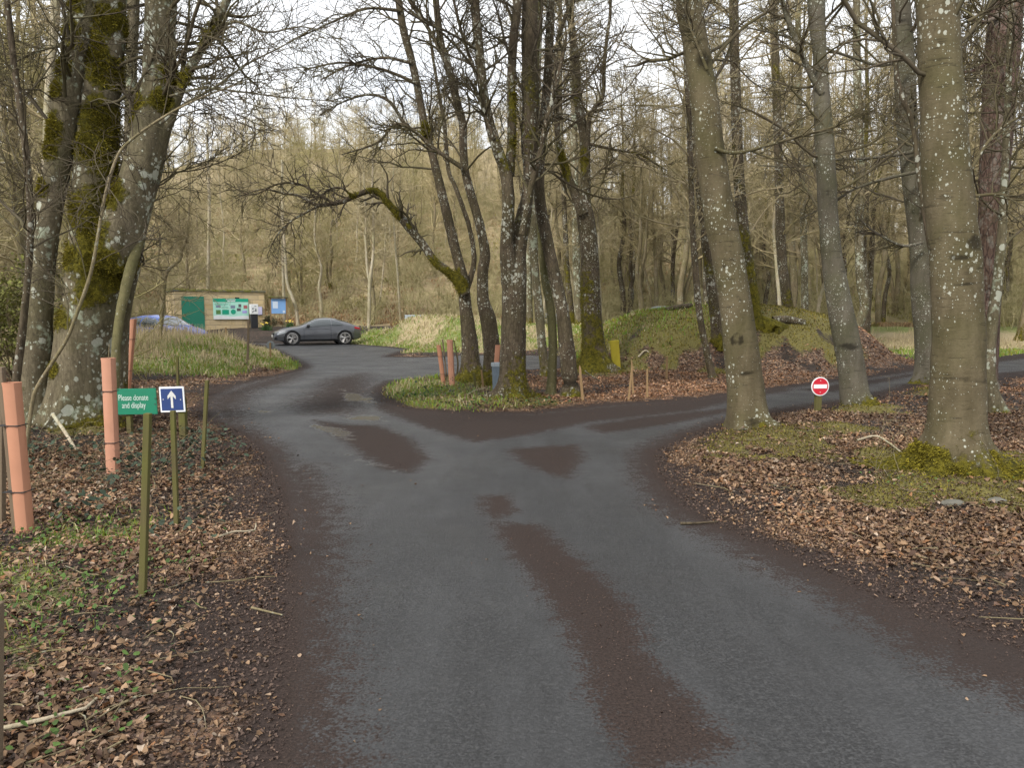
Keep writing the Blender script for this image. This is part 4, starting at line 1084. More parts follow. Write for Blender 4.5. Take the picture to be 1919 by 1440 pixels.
def brushwood():
    rng = np.random.default_rng(310); C = Tubes()
    N = 2600
    y = rng.uniform(43.5, 110, N); x = rng.uniform(-1, 1, N) * (.78 * y + 4)
    px = 959.5 + FPX * x / y
    ok = ~((y < 50) & (px > 230) & (px < 900) & (rng.random(N) < .35)) & ~((y < 60) & (px > 600) & (px < 900) & (rng.random(N) < .15)) & ~((px > 1560) & (px < 1760) & (y < 52))
    ok &= ~((np.hypot(x + 17.5, y - 44) < 4.5))
    x, y = x[ok], y[ok]; N = len(x)
    z = H(x, y)
    st = 5
    b = np.repeat(np.stack([x, y, z - .1], 1), st, 0) + rng.normal(size=(N * st, 3)) * np.array([.35, .35, 0])
    d = rng.normal(size=(N * st, 3)) * np.array([.45, .45, .1]) + np.array([0, 0, 1]); d /= np.linalg.norm(d, axis=1, keepdims=True)
    L = rng.uniform(1.0, 3.4, N * st); K = 6; t = np.linspace(0, 1, K)
    Pt = b[:, None] + d[:, None] * (t[None, :] * L[:, None])[..., None] + np.cumsum(rng.normal(size=(N * st, K, 3)) * .07, 1)
    R = (.008 + .006 * L)[:, None] * (1 - .8 * t)[None]
    C.batch(Pt, R, 3)
    P1, R1 = grow(Pt, R, 6, .15, 1, (.5, 1.4), 45, 5, .25, .04, .6, .007, rng); C.batch(P1, R1, 3)
    P2, R2 = grow(P1, R1, 3, .1, 1, (.25, .7), 45, 3, .25, .03, .7, .006, rng); C.batch(P2, R2, 3)
    tag(link("brushwood", C.mesh("brushwood", M["twig_olive"])), kind="stuff")
brushwood()

# ------------------------------------------------------------------ ground cover: leaf litter, grass, moss tufts, brambles
def polar_pts(n, rmin, rmax, rng, amax=46, power=1.0):
    r = np.exp(rng.uniform(math.log(rmin), math.log(rmax), n)) if power == 1.0 else rmin + (rmax - rmin) * rng.random(n) ** power
    a = np.radians(rng.uniform(-amax, amax, n))
    return np.sin(a) * r, np.cos(a) * r, r

LEAFC = np.array([(.31, .195, .110), (.38, .245, .145), (.24, .145, .08), (.17, .095, .058), (.11, .062, .04), (.43, .30, .20), (.50, .39, .29), (.30, .15, .07), (.20, .125, .09), (.07, .045, .032), (.38, .25, .165)])
def leaf_mesh(name, x, y, z, size, col, rng, tilt=.5, curl=.28, shape=.62):
    n = len(x)
    mid = np.array([(0, -.52), (0, -.18), (0, .2), (0, .55)]); lf = np.array([(-.36, -.20), (-.30, .20)]); rt = lf * np.array([-1, 1])
    base = np.vstack([mid, lf, rt])                    # 4 midrib points, 2 left, 2 right
    edge = np.array([0, 0, 0, 0, 1, 1, 1, 1.])
    a = rng.uniform(0, 6.283, n); ca, sa = np.cos(a), np.sin(a)
    cu = rng.normal(curl * .7, curl, n); bend = rng.normal(0, curl * 1.3, n)
    wd = shape * rng.uniform(.55, 1.4, n)
    jit = 1 + rng.normal(size=(n, 8)) * .13
    L = np.empty((n, 8, 3))
    L[:, :, 0] = base[None, :, 0] * size[:, None] * wd[:, None] * 1.5 * jit
    L[:, :, 1] = base[None, :, 1] * size[:, None] * (1 + .2 * (jit - 1))
    L[:, :, 2] = edge[None] * (cu * size * .5)[:, None] * jit + bend[:, None] * size[:, None] * (base[None, :, 1] ** 2 * 2)
    tx, ty = rng.normal(size=n) * tilt, rng.normal(size=n) * tilt
    X = L[:, :, 0] * ca[:, None] - L[:, :, 1] * sa[:, None]; Y = L[:, :, 0] * sa[:, None] + L[:, :, 1] * ca[:, None]
    Z = L[:, :, 2] + X * np.clip(tx, -1, 1)[:, None] + Y * np.clip(ty, -1, 1)[:, None]
    Z = Z - np.minimum(Z.min(1, keepdims=True), 0) * .8
    V = np.stack([X + x[:, None], Y + y[:, None], Z + z[:, None]], -1).reshape(-1, 3)
    b = np.arange(n)[:, None] * 8
    F3 = np.concatenate([b + np.array([[0, 1, 4]]), b + np.array([[2, 3, 5]]), b + np.array([[1, 0, 6]]), b + np.array([[3, 2, 7]])])
    F4 = np.concatenate([b + np.array([[1, 2, 5, 4]]), b + np.array([[2, 1, 6, 7]])])
    c = np.repeat(col, 8, 0) * np.tile(np.array([.9, .86, .86, .95, 1.04, 1.06, 1.0, 1.02]), n)[:, None]
    return mesh_np(name, V, [F3, F4], M["leaf"], True, dict(col=c))

def litter():
    rng = np.random.default_rng(400)
    x, y, r = polar_pts(1085000, 2.2, 31, rng)
    mk = masks(x, y)
    dens = 700000 / math.log(31 / 2.2) / (2 * math.radians(46)) / r ** 2 * 1.55      # candidates per square metre
    keep = rng.random(len(x)) < mk["litter"] * np.minimum(1, 4300 / dens)
    keep |= (mk["sd"] > -.35) & (mk["sd"] < .12) & (rng.random(len(x)) < .02 * np.minimum(1, 900 / dens))
    keep |= (mk["sd"] < 0) & (rng.random(len(x)) < .0012 * np.minimum(1, 900 / dens))
    tiny = (~keep) & (r < 13) & (rng.random(len(x)) < np.minimum(1, 4500 / dens) * np.maximum(mk["litter"] * .9, np.where(mk["sd"] > 0, .5, .22 * sst(.55, .95, mk["dirt"]))))
    keep |= tiny; tiny = tiny[keep]
    x, y, r = x[keep], y[keep], r[keep]; sd = mk["sd"][keep]
    n = len(x); z = H(x, y) + .003 + rng.uniform(0, .014, n) * sst(.1, .6, sd)
    size = (.013 + .033 * rng.random(n) ** 1.9) * (1 + r / 40) * np.where(sd < .5, .6, 1)
    size = np.where(tiny, np.where(sd > .05, rng.uniform(.006, .020, n), rng.uniform(.003, .011, n)), size)
    ci = rng.choice(len(LEAFC), n, p=[.17, .13, .16, .13, .09, .07, .03, .06, .08, .04, .04])
    br = .34 + .84 * fbm(x * .9, y * .9, seed=77, o=4)
    col = LEAFC[ci] * rng.uniform(.45, 1.35, (n, 1)) * br[:, None]
    col = np.where(tiny[:, None], np.array([.070, .047, .036])[None] * rng.uniform(.25, 2.1, (n, 1)), col)
    lane = (y > 12.5) & (x > 0)
    col = np.where(lane[:, None], col * np.array([1.35, 1.22, 1.15]), col)  # sunlight painted into the leaf colour: brighter and warmer beside the lane
    tag(link("leaf_litter", leaf_mesh("leaf_litter", x, y, z, size, col, rng, .24, .32)), kind="stuff")
litter()

def blades(name, x, y, z, h, w, col, rng, bend=.5, mat="blade"):
    n = len(x); a = rng.uniform(0, 6.283, n); b = rng.uniform(0, 6.283, n)
    ux, uy = np.cos(a) * w, np.sin(a) * w
    bx, by = np.cos(b) * h * bend * rng.random(n), np.sin(b) * h * bend * rng.random(n)
    o = np.stack([x, y, z], 1)
    v0 = o - np.stack([ux, uy, 0 * ux], 1); v1 = o + np.stack([ux, uy, 0 * ux], 1)
    m = o + np.stack([bx * .35, by * .35, h * .6], 1); u2 = np.stack([ux, uy, 0 * ux], 1) * .7
    t = o + np.stack([bx, by, h * (1 - .25 * bend)], 1)
    V = np.stack([v0, v1, m + u2, m - u2, t], 1).reshape(-1, 3)
    i = np.arange(n)[:, None] * 5
    return mesh_np(name, V, [i + np.array([[0, 1, 2, 3]]), i + np.array([[3, 2, 4]])], M[mat], False, dict(col=np.repeat(col, 5, 0)))

def grass():
    rng = np.random.default_rng(410)
    x, y, r = polar_pts(900000, 2.4, 45, rng, 44)
    mk = masks(x, y)
    n2 = fbm(x * 1.3, y * 1.3, seed=88)
    k = rng.random(len(x)) < np.clip(mk["grass"] * (.25 + 1.0 * n2) - .08, 0, 1) * np.where(y > 14, 1.0, .5) * np.minimum(1, .02 * r * r)
    x, y, r, st, n2 = x[k], y[k], r[k], mk["straw"][k], n2[k]
    n = len(x)
    dry = rng.random(n) < np.clip(st * .9 + .06 + (n2 - .5), 0, .9)
    g = np.stack([rng.uniform(.12, .25, n), rng.uniform(.18, .30, n), rng.uniform(.02, .06, n)], 1)
    s = np.array([.56, .47, .29])[None] * rng.uniform(.55, 1.1, (n, 1))
    col = np.where(dry[:, None], s, g * 1.0)
    h = rng.uniform(.04, .13, n) * np.where(y > 17, 1.45, 1.0) * np.where(dry, 1.25, 1)
    h = h * np.where(y < 9, .7, 1) * (.45 + 1.3 * fbm(x * 2.2, y * 2.2, seed=89))
    w = .0016 + .00042 * r
    z = H(x, y) - .01
    tag(link("grass", blades("grass", x, y, z, h, w, col, rng, 1.1)), kind="stuff")
    # tall dead stalks on the left verge and the far clearing
    n = 9000
    x = np.concatenate([rng.uniform(-17, -8.6, n), rng.uniform(11.5, 26, 7000)]); y = np.concatenate([rng.uniform(20.0, 28, n), rng.uniform(32, 45, 7000)])
    px = 959.5 + FPX * x / y
    k = (fbm(x * .9, y * .9, seed=91) > np.where(x < 0, .47 + .14 * sst(320, 520, px), .45)) & (road_sd(x, y) > .2)
    x, y = x[k], y[k]; n = len(x)
    col = np.array([.54, .44, .27])[None] * rng.uniform(.5, 1.15, (n, 1))
    h = rng.uniform(.2, .62, n) * np.where(x < 0, 1 - .5 * sst(-11, -8.6, x), .9)
    tag(link("dead_stalks", blades("dead_stalks", x, y, H(x, y) - .02, h, np.full(n, .008), col, rng, .35)), kind="stuff")
grass()

def bracken():
    rng = np.random.default_rng(415); n = 110000
    y = 45.5 + 50 * rng.random(n) ** 1.5; x = rng.uniform(-1, 1, n) * (.75 * y + 2)
    k = (fbm(x * .35, y * .35, seed=95) > .40) & (np.hypot(x + 17, y - 45) > 4.2) & (road_sd(x, y) > 1); x, y = x[k], y[k]; n = len(x)
    c = np.where((fbm(x * .2, y * .2, seed=96) > .52)[:, None], np.array([[.30, .27, .09]]), np.array([[.36, .235, .125]])) * rng.uniform(.45, 1.25, (n, 1))
    tag(link("bracken", blades("bracken", x, y, H(x, y) - .03, rng.uniform(.12, .5, n), rng.uniform(.015, .05, n), c, rng, 1.3)), kind="stuff")
bracken()

def moss_ground():
    rng = np.random.default_rng(420)
    x, y, r = polar_pts(500000, 4.5, 29, rng, 44)
    mk = masks(x, y)
    k = rng.random(len(x)) < sst(.45, .85, mk["moss"]) * .75
    x, y, r = x[k], y[k], r[k]; n = len(x)
    col = np.array([.185, .155, .034])[None] * rng.uniform(.25, 1.3, (n, 1)) * (.45 + 1.1 * fbm(x * 1.6, y * 1.6, seed=93))[:, None]
    tag(link("ground_moss", blades("ground_moss", x, y, H(x, y) - .004, rng.uniform(.012, .035, n) * np.where(r > 17, 2.6, 1.0), .004 + .0004 * r, col, rng, .9, "mossblade")), kind="stuff")
moss_ground()

def green_plants():
    """ivy, bramble leaves and small herbs"""
    rng = np.random.default_rng(430)
    spots = [(110, 985, .55, 150, 0), (200, 1000, .5, 90, 0), (60, 1010, .4, 120, 0), (150, 965, .35, 60, 1), (230, 1060, .5, 120, 0), (350, 1010, .3, 40, 1), (120, 1090, .6, 120, 0), (60, 1200, .4, 120, 0), (180, 1160, .4, 90, 0),
             (300, 850, .8, 240, 1), (380, 830, .4, 90, 1), (260, 900, .5, 120, 1), (350, 900, .5, 70, 1), (30, 860, .7, 180, 1), (120, 870, .6, 90, 1), (450, 860, .3, 40, 1), (200, 1340, .3, 50, 0), (110, 1370, .25, 40, 0),
             (810, 735, .6, 70, 1), (850, 745, .6, 60, 1), (1020, 765, .6, 120, 2), (880, 765, .5, 40, 2), (780, 750, .5, 120, 2), (1880, 900, .5, 90, 0), (1700, 920, .4, 60, 0)]
    X = []; Y = []; Zo = []; C = []; Sz = []
    pal = {0: (.075, .13, .03), 1: (.045, .065, .04), 2: (.045, .09, .03)}
    for (px, py, rr, n, kd) in spots:
        p = flat(px, py)
        X.append(p[0] + rng.normal(size=n) * rr * .5); Y.append(p[1] + rng.normal(size=n) * rr * .6)
        Zo.append(rng.uniform(.01, {0: .07, 1: .22, 2: .12}[kd], n)); Sz.append(rng.uniform(.018, .045, n) * {0: .62, 1: 1.3, 2: 1.2}[kd])
        C.append(np.array(pal[kd])[None] * rng.uniform(.55, 1.4, (n, 1)))
    x, y, zo, s, c = map(np.concatenate, (X, Y, Zo, Sz, C))
    k = road_sd(x, y) > .25
    x, y, zo, s, c = x[k], y[k], zo[k], s[k], c[k]
    tag(link("ground_ivy", leaf_mesh("ground_ivy", x, y, H(x, y) + zo, s, c, rng, .45, .1, .8)), kind="stuff")
    # bramble canes and dead stems round the old trunks
    T = Tubes()
    N = 150
    px = np.concatenate([rng.uniform(-40, 330, 110), rng.uniform(820, 1080, 20), rng.uniform(1640, 1900, 20)]); py = np.concatenate([rng.uniform(800, 930, 110), rng.uniform(725, 760, 20), rng.uniform(830, 930, 20)])
    b = np.array([flat(a, c_) for a, c_ in zip(px, py)])
    keep = road_sd(b[:, 0], b[:, 1]) > .3
    b = b[keep]; N = len(b)
    d = rng.normal(size=(N, 3)); d[:, 2] = np.abs(d[:, 2]) + .6; d /= np.linalg.norm(d, axis=1, keepdims=True)
    Pt = [np.stack([b[:, 0], b[:, 1], H(b[:, 0], b[:, 1])], 1)]
    L = rng.uniform(.25, .9, N)[:, None] / 8
    for k_ in range(8):
        d = d + rng.normal(size=(N, 3)) * .16 + np.array([0, 0, -.13]); d /= np.linalg.norm(d, axis=1, keepdims=True)
        Pt.append(Pt[-1] + d * L)
    Pt = np.stack(Pt, 1); R = np.full((N, 9), .0032) * np.linspace(1, .4, 9)
    T.batch(Pt, R, 4)
    P1, R1 = grow(Pt, R, 2, .2, 1, (.1, .4), 50, 4, .3, 0, .8, .0012, rng); T.batch(P1, R1, 3)
    tag(link("brambles", T.mesh("brambles", M["thin"])), kind="stuff")
    # twigs lying in the litter
    T = Tubes(); N = 420
    x, y, r = polar_pts(N * 6, 2.6, 18, rng, 42)
    k = (road_sd(x, y) > .45); x, y, r = x[k][:N], y[k][:N], r[k][:N]; N = len(x)
    a = rng.uniform(0, 6.28, N); L = rng.uniform(.08, .45, N)
    Pt = []
    hx, hy = x.copy(), y.copy()
    for k_ in range(5):
        Pt.append(np.stack([hx, hy, H(hx, hy) + .02], 1)); a = a + rng.normal(size=N) * .25
        hx = hx + np.cos(a) * L / 4; hy = hy + np.sin(a) * L / 4
    T.batch(np.stack(Pt, 1), (rng.uniform(.002, .006, N))[:, None] * np.linspace(1, .5, 5)[None], 5)
    tag(link("twig_litter", T.mesh("twig_litter", M["thin"])), kind="stuff")
green_plants()

def leafy_bush(name, label, px, py, d, w, h, n, col, seed):
    rng = np.random.default_rng(seed)
    p = at(px, py, d); z0 = H1(p[0], p[1])
    root = thing(name, label, "bush", (p[0], p[1], z0))
    T = Tubes(); b = np.zeros((14, 3)) + rng.normal(size=(14, 3)) * np.array([.15, .15, 0])
    dd = rng.normal(size=(14, 3)) * np.array([.5, .5, .1]) + np.array([0, 0, 1]); t = np.linspace(0, 1, 7)
    Pt = b[:, None] + dd[:, None] * (t * h * .8)[None, :, None] + np.cumsum(rng.normal(size=(14, 7, 3)) * .05, 1)
    R = np.full((14, 7), .018) * (1 - .7 * t); T.batch(Pt, R, 5)
    P1, R1 = grow(Pt, R, 10, .2, 1, (.3 * w, .6 * w), 50, 6, .2, .02, .6, .004, rng); T.batch(P1, R1, 4)
    P2, R2 = grow(P1, R1, 5, .2, 1, (.2, .5), 45, 5, .2, 0, .6, .003, rng); T.batch(P2, R2, 3)
    link("stems", T.mesh("stems", M["thin"]), root)
    q = P2[rng.integers(0, len(P2), n), rng.integers(1, 5, n)] + rng.normal(size=(n, 3)) * .05
    c = np.array(col)[None] * rng.uniform(.5, 1.5, (n, 1))
    link("foliage", leaf_mesh("foliage", q[:, 0], q[:, 1], q[:, 2], rng.uniform(.035, .075, n), c, rng, 1.0, .2), root)
    return root
leafy_bush("evergreen_bush", "yellow-green evergreen bush behind the leaning mossy tree at the left edge", 30, 690, 15.5, 2.0, 2.6, 5200, (.14, .145, .035), 501)
leafy_bush("evergreen_bush", "low dark evergreen bush at the corner of the hut by the notice board", 503, 612, 45.5, .5, .6, 500, (.03, .06, .02), 502)

# ------------------------------------------------------------------ paints, plastics, timber
M["pink"] = plain("terracotta pink plastic", (.41, .190, .110), .65, var=.22, vs=3)
M["pink2"] = plain("sun-bleached pink plastic", (.44, .215, .135), .7, var=.25, vs=3)
M["stake"] = wood("grey brown stake", (.10, .075, .05), (.20, .15, .10))
M["newstake"] = wood("fresh split stake", (.17, .108, .053), (.29, .195, .10))
M["post"] = wood("green algae post", (.045, .038, .018), (.135, .11, .05), .45)
M["board"] = wood("yellow-green algae board", (.22, .18, .018), (.35, .285, .03), .1)
M["tie"] = plain("black tie", (.02, .02, .02), .6)
M["sgreen"] = plain("green enamel", (.010, .165, .090), .35, var=.15, vs=3)
M["sblue"] = plain("blue enamel", (.018, .042, .150), .4, var=.25, vs=6)
M["swhite"] = plain("white enamel", (.72, .74, .74), .4, var=.06)
M["sletter"] = plain("white lettering", (.47, .56, .50), .5, var=.15)
M["sgrey"] = plain("pale grey arrow", (.56, .56, .53), .5, var=.06)
M["sred"] = plain("red enamel", (.50, .012, .030), .35, var=.1)
M["galv"] = plain("dull grey plastic", (.13, .165, .20), .5, var=.35, vs=16)
M["galv_t"] = plain("pale grey rim", (.30, .34, .37), .45)
M["steel"] = plain("grey sign back", (.16, .18, .19), .5)
M["screw"] = plain("screw", (.08, .08, .08), .5, .6)

def stick(name, label, cat, pts, r, mat, nside=8):
    """a fallen branch or log as a thing of its own"""
    p, rr = resample([np.array(q, float) for q in pts], r if isinstance(r, list) else np.linspace(r, r * .5, len(pts)), step=.06)
    T = Tubes(); T.trunk(p, rr, nside, .06, int(abs(p[0][0]) * 100) % 91, None, 0, 0, .06, moss_fn((0, 0, .3 if nside > 8 else 0), .4 if nside > 8 else 0, 0, .3, 7, 0, .46 if nside > 8 else 0))
    off = p[0]
    o = link(name, T.mesh(name, mat, off), None, tuple(off))
    return tag(o, label, cat)

def upright(bottom, top, w, dpt, mat, name, parent=None, cap=.0, taper=1.0, world=True):
    """square or flat timber from a bottom point to a top point"""
    b, t = Vector(bottom), Vector(top)
    ax = (t - b).normalized(); x = Vector((1, 0, 0)); x = (x - ax * ax.dot(x)).normalized(); y = ax.cross(x)
    V = []
    for c, k in ((b, 1.0), (t, taper)):
        for i, j in ((-1, -1), (1, -1), (1, 1), (-1, 1)): V.append(tuple(c + x * (i * w * .5 * k) + y * (j * dpt * .5 * k)))
    mb = MB(); mb.add(V, [(0, 1, 2, 3), (4, 7, 6, 5), (0, 4, 5, 1), (1, 5, 6, 2), (2, 6, 7, 3), (3, 7, 4, 0)])
    return mb

def bevel_obj(o, w=.004, seg=2):
    m = o.modifiers.new("bevel", 'BEVEL'); m.width = w; m.segments = seg; m.limit_method = 'ANGLE'
    return o

def text_mesh(body, size, mat, name, parent, loc, rot, align='CENTER', space=1.0):
    cu = bpy.data.curves.new("lettering", 'FONT'); cu.body = body; cu.size = size; cu.align_x = align; cu.align_y = 'CENTER'; cu.extrude = .0008; cu.space_line = space
    tmp = bpy.data.objects.new("lettering", cu); COL.objects.link(tmp)
    dg = bpy.context.evaluated_depsgraph_get()
    me = bpy.data.meshes.new_from_object(tmp.evaluated_get(dg))
    bpy.data.objects.remove(tmp); bpy.data.curves.remove(cu)
    me.name = name; me.materials.clear(); me.materials.append(mat)
    o = link(name, me, parent, loc); o.rotation_euler = rot
    return o

def post(name, label, cat, bx, by, d, tx, ty, w, mat, group=None, taper=1.0, dpt=None, top=.0):
    """timber post: base pixel and top pixel at distance d"""
    g = at(bx, by, d); t = at(tx, ty, d); gz = H1(g[0], g[1])
    b = np.array([g[0], g[1], gz - .15]); b[0] += (g[0] - t[0]) * .1
    off = Vector((g[0], g[1], gz))
    mb = upright(Vector(b) - off, Vector(t) - off, w, dpt or w, mat, name, taper=taper)
    if top:     # pointed end
        n = len(mb.V) - 4
        a = Vector(t) - off + (Vector(t) - Vector(b)).normalized() * top
        mb.V.append(tuple(a)); k = len(mb.V) - 1
        mb.F = [f for f in mb.F if f != (4, 7, 6, 5)] + [(4, 5, k), (5, 6, k), (6, 7, k), (7, 4, k)]
    o = bevel_obj(mb.build(name, mat, None, tuple(off)), w * .1)
    return tag(o, label, cat, group)

# ------------------------------------------------------------------ tree guards
def guard(label, bx, by, d, tx, ty, w, mat, stake_dx, stake_top, lean_y=0.0, group="pink plastic tree guards", smat=None, stub=0.0, sw=.03):
    g = at(bx, by, d); t = at(tx, ty, d); gz = H1(g[0], g[1])
    root = thing("tree_guard", label, "tree guard", (g[0], g[1], gz), 0, group)
    dv = np.array([t[0] - g[0], t[1] - g[1] + lean_y, t[2] - gz])
    mb = MB(); n = 16
    prof = [(0, 1.0), (.3, 1.0), (.97, 1.0), (1.0, 1.07), (1.0, .93), (.6, .90)]
    V = []; F = []
    for (k, s) in prof:
        c = dv * k + np.array([0, 0, -.03 if k == 0 else 0])
        for q in range(n):
            a = 2 * math.pi * q / n
            # rounded square tube
            ca, sa = math.cos(a), math.sin(a); m = (abs(ca) ** 3.2 + abs(sa) ** 3.2) ** (-1 / 3.2)
            V.append((c[0] + ca * m * w * .5 * s, c[1] + sa * m * w * .5 * s, c[2]))
    for i in range(len(prof) - 1):
        for q in range(n): F.append((i * n + q, i * n + (q + 1) % n, (i + 1) * n + (q + 1) % n, (i + 1) * n + q))
    mb.add(V, F)
    mb.build("tube", mat, root, smooth=True)
    ln = math.sqrt(float((dv ** 2).sum()))
    if stake_dx is not None:
        off = np.array([stake_dx, .02, 0.0])
        tp = dv * stake_top + off
        bevel_obj(upright(off + np.array([0, 0, -.2]), tp, sw, sw * .8, None, "stake").build("stake", smat or M["stake"], root), .003)
        for k in (.28, .72):
            c = dv * k
            a0, a1 = min(c[0] - w * .53, c[0] + stake_dx - sw * .6), max(c[0] + w * .53, c[0] + stake_dx + sw * .6)
            MB().box(((a0 + a1) / 2, c[1], c[2]), (a1 - a0, w * 1.12, .006)).build("tie", M["tie"], root)
    if stub:
        MB().tube([dv * .8, dv * 1.0 + np.array([.005, 0, .02]), dv + np.array([.012, .01, stub])], [.006, .006, .004], 6).build("sapling_tip", M["thin"], root)
    return root
guard("tallest pink tree guard with dark stake on its left, nearest at the left edge", 48, 1003, 5.3, 22, 717, .104, M["pink"], -.085, 1.07)
guard("pink tree guard in front of the old tree, touching the green donate sign", 213, 893, 7.2, 203, 671, .115, M["pink2"], .02, .9, smat=M["stake"], stub=.14)
guard("orange-pink tree guard leaning behind the lichened stems, near the blue car", 237, 722, 14.5, 249, 598, .13, M["pink"], .0, .8, smat=M["board"])
guard("leftmost pink guard on the island, leaning left with dark stake behind", 832, 723, 16.2, 822, 647, .10, M["pink"], .10, 1.14, lean_y=0, sw=.03)
guard("fatter upright pink guard on the island, second from its grassy tip", 847, 723, 16.0, 843, 637, .13, M["pink2"], None, 1)
guard("pink tube rising out behind the grey plastic sleeve on the island", 927, 720, 15.3, 933, 647, .105, M["pink"], None, 1)
# bent dark stick beside the second guard
stick("bent_stick", "bent dark stick standing right of the fatter island tree guard", "stick", [at(857, 702, 16.1), at(858, 680, 16.1), at(855, 660, 16.1), at(850, 638, 16.1)], .022, M["thin"])

def sleeve():
    d = 14.6; g = at(931, 738, d); t = at(933, 680, d); gz = H1(g[0], g[1])
    root = thing("plastic_sleeve", "grey hexagonal plastic sleeve with a pale rim at the foot of the thickest tree", "plastic tube", (g[0], g[1], gz))
    h = t[2] - gz
    MB().lathe([(.082, -.05), (.088, h * .5), (.100, h - .06), (.092, h - .06), (.08, h - .2)], (0, 0, 0), 'Z', 6).build("tube", M["galv"], root)
    MB().lathe([(.101, h - .075), (.114, h - .07), (.114, h), (.098, h + .004), (.094, h - .05)], (0, 0, 0), 'Z', 6).build("rim", M["galv_t"], root)
sleeve()

# ------------------------------------------------------------------ posts, stakes, boards
post("wooden_post", "tallest green-stained post in the leaf litter, in front of the donate sign", "post", 267, 1135, 4.05, 277, 775, .036, M["post"])
post("wooden_post", "slimmer olive post standing just below the blue arrow sign", "post", 331, 985, 5.55, 324, 770, .034, M["post"])
post("wooden_post", "leaning olive post alone at the road edge right of the arrow sign", "post", 379, 885, 7.45, 388, 713, .034, M["post"])
post("wooden_post", "dark post cut off by the left edge of the photo", "post", -4, 1500, 2.45, -3, 1130, .026, M["stake"])
post("wooden_post", "thin crooked post on the grassy verge in front of the information board", "post", 464, 687, 21.5, 466, 600, .055, M["stake"])
post("wooden_stake", "short dark stake standing behind the gap above the arrow sign", "stake", 334, 745, 13.5, 332, 668, .04, M["post"])
post("flat_board", "yellow-green upright board leaning by the foot of the forked tree", "board", 1156, 692, 19.9, 1151, 638, .25, M["board"], dpt=.05)
G_ST = "bare wooden stakes in the leaves of the island"
post("wooden_stake", "nearest split stake, leaning beside the dark leaning tree's cut foot", "stake", 1093, 757, 13.0, 1087, 692, .055, M["newstake"], G_ST, .75, .03, .10)
post("wooden_stake", "left stake of the crossing pair in the island leaves", "stake", 1177, 753, 13.3, 1184, 692, .040, M["newstake"], G_ST, .8, .03, .05)
post("wooden_stake", "right stake of the crossing pair in the island leaves", "stake", 1187, 742, 14.1, 1184, 682, .040, M["newstake"], G_ST, .7, .03, .12)
post("wooden_stake", "stake standing alone just right of the crossing pair", "stake", 1213, 749, 13.6, 1213, 694, .040, M["newstake"], G_ST, .8, .03, .04)
post("wooden_stake", "farthest upright stake at the foot of the mossy mound", "stake", 1249, 712, 17.5, 1250, 668, .050, M["newstake"], G_ST, .9, .04)
post("wooden_stake", "stubby mossy stake by the foot of the arching tree", "stake", 892, 733, 15.4, 888, 699, .06, M["post"], None, .8, .05)
post("wooden_stake", "split stub leaning between the arching tree and the grey sleeve", "stake", 907, 730, 15.5, 902, 694, .05, M["newstake"], None, .7, .04)
post("wooden_stake", "grey broken stake top behind the nearest tree guard at the left edge", "stake", 3, 1010, 5.5, 2, 688, .05, M["stake"], None, .9)
post("wooden_stake", "pale thin stake among the dead grass in front of the hut", "stake", 424, 634, 26.5, 423, 614, .05, M["newstake"])

def donate_sign():
    d = 9.3; c = at(254, 753, d); m = mpp(254, 753, d); gz = H1(c[0], c[1])
    root = thing("donate_sign", "green sign reading please donate and display in scuffed white letters", "sign", (c[0], c[1], gz), math.radians(-4))
    h = c[2] - gz; w = 92 * m; hh = 49 * m; tilt = math.radians(1.5)
    bd = MB().box((-.03, 0, h), (w, .012, hh), Matrix.Rotation(-tilt, 3, 'Y'), .003).build("board", M["sgreen"], root)
    tx = text_mesh("Please donate\nand display", .108, M["sletter"], "lettering", bd, (-.022, -.0085, h + .0), (math.pi / 2, -tilt, 0), 'CENTER', .9); tx.scale = (.66, 1, 1)
    for sx, sz in ((.262, .04), (.262, -.03)):
        MB().lathe([(.009, 0), (.009, .006)], (sx - .0, -.0125, h + sz), 'Y', 10).build("screw", M["screw"], bd)
    bevel_obj(MB().box((-.12, .05, (h + .1) / 2 - .1), (.06, .06, h + .35)).build("post", M["post"], root))
    return root
donate_sign()
def arrow_sign():
    d = 9.25; c = at(323, 749, d); m = mpp(323, 749, d); gz = H1(c[0], c[1])
    root = thing("arrow_sign", "blue square sign with a white upward arrow and white border", "sign", (c[0], c[1], gz), math.radians(-4))
    h = c[2] - gz; w = 48 * m; R = Matrix.Rotation(math.radians(-2.0), 3, 'Y')
    fr = MB().box((0, 0, h), (w, .014, w), R, .003).build("border", M["swhite"], root)
    MB().box((0, -.0045, h), (w * .88, .012, w * .86), R, .002).build("panel", M["sblue"], root)
    a = w * .5
    poly = [(-.09 * a, -.66 * a), (.09 * a, -.66 * a), (.09 * a, .27 * a), (.33 * a, .02 * a), (.33 * a, .28 * a), (0, .70 * a), (-.33 * a, .28 * a), (-.33 * a, .02 * a), (-.09 * a, .27 * a)]
    poly = [(p[0] + math.sin(math.radians(-2)) * p[1], p[1] + h) for p in poly]
    MB().prism(poly, -.0145, -.0095).build("arrow", M["sgrey"], root)
    for sx in (-.7, .7): MB().lathe([(.007, 0), (.007, .004)], (sx * a, -.014, h), 'Y', 10).build("screw", M["sgrey"], root)
    bevel_obj(MB().box((.10, .05, (h + .02) / 2 - .12), (.085, .07, h + .26)).build("post", M["post"], root))
arrow_sign()
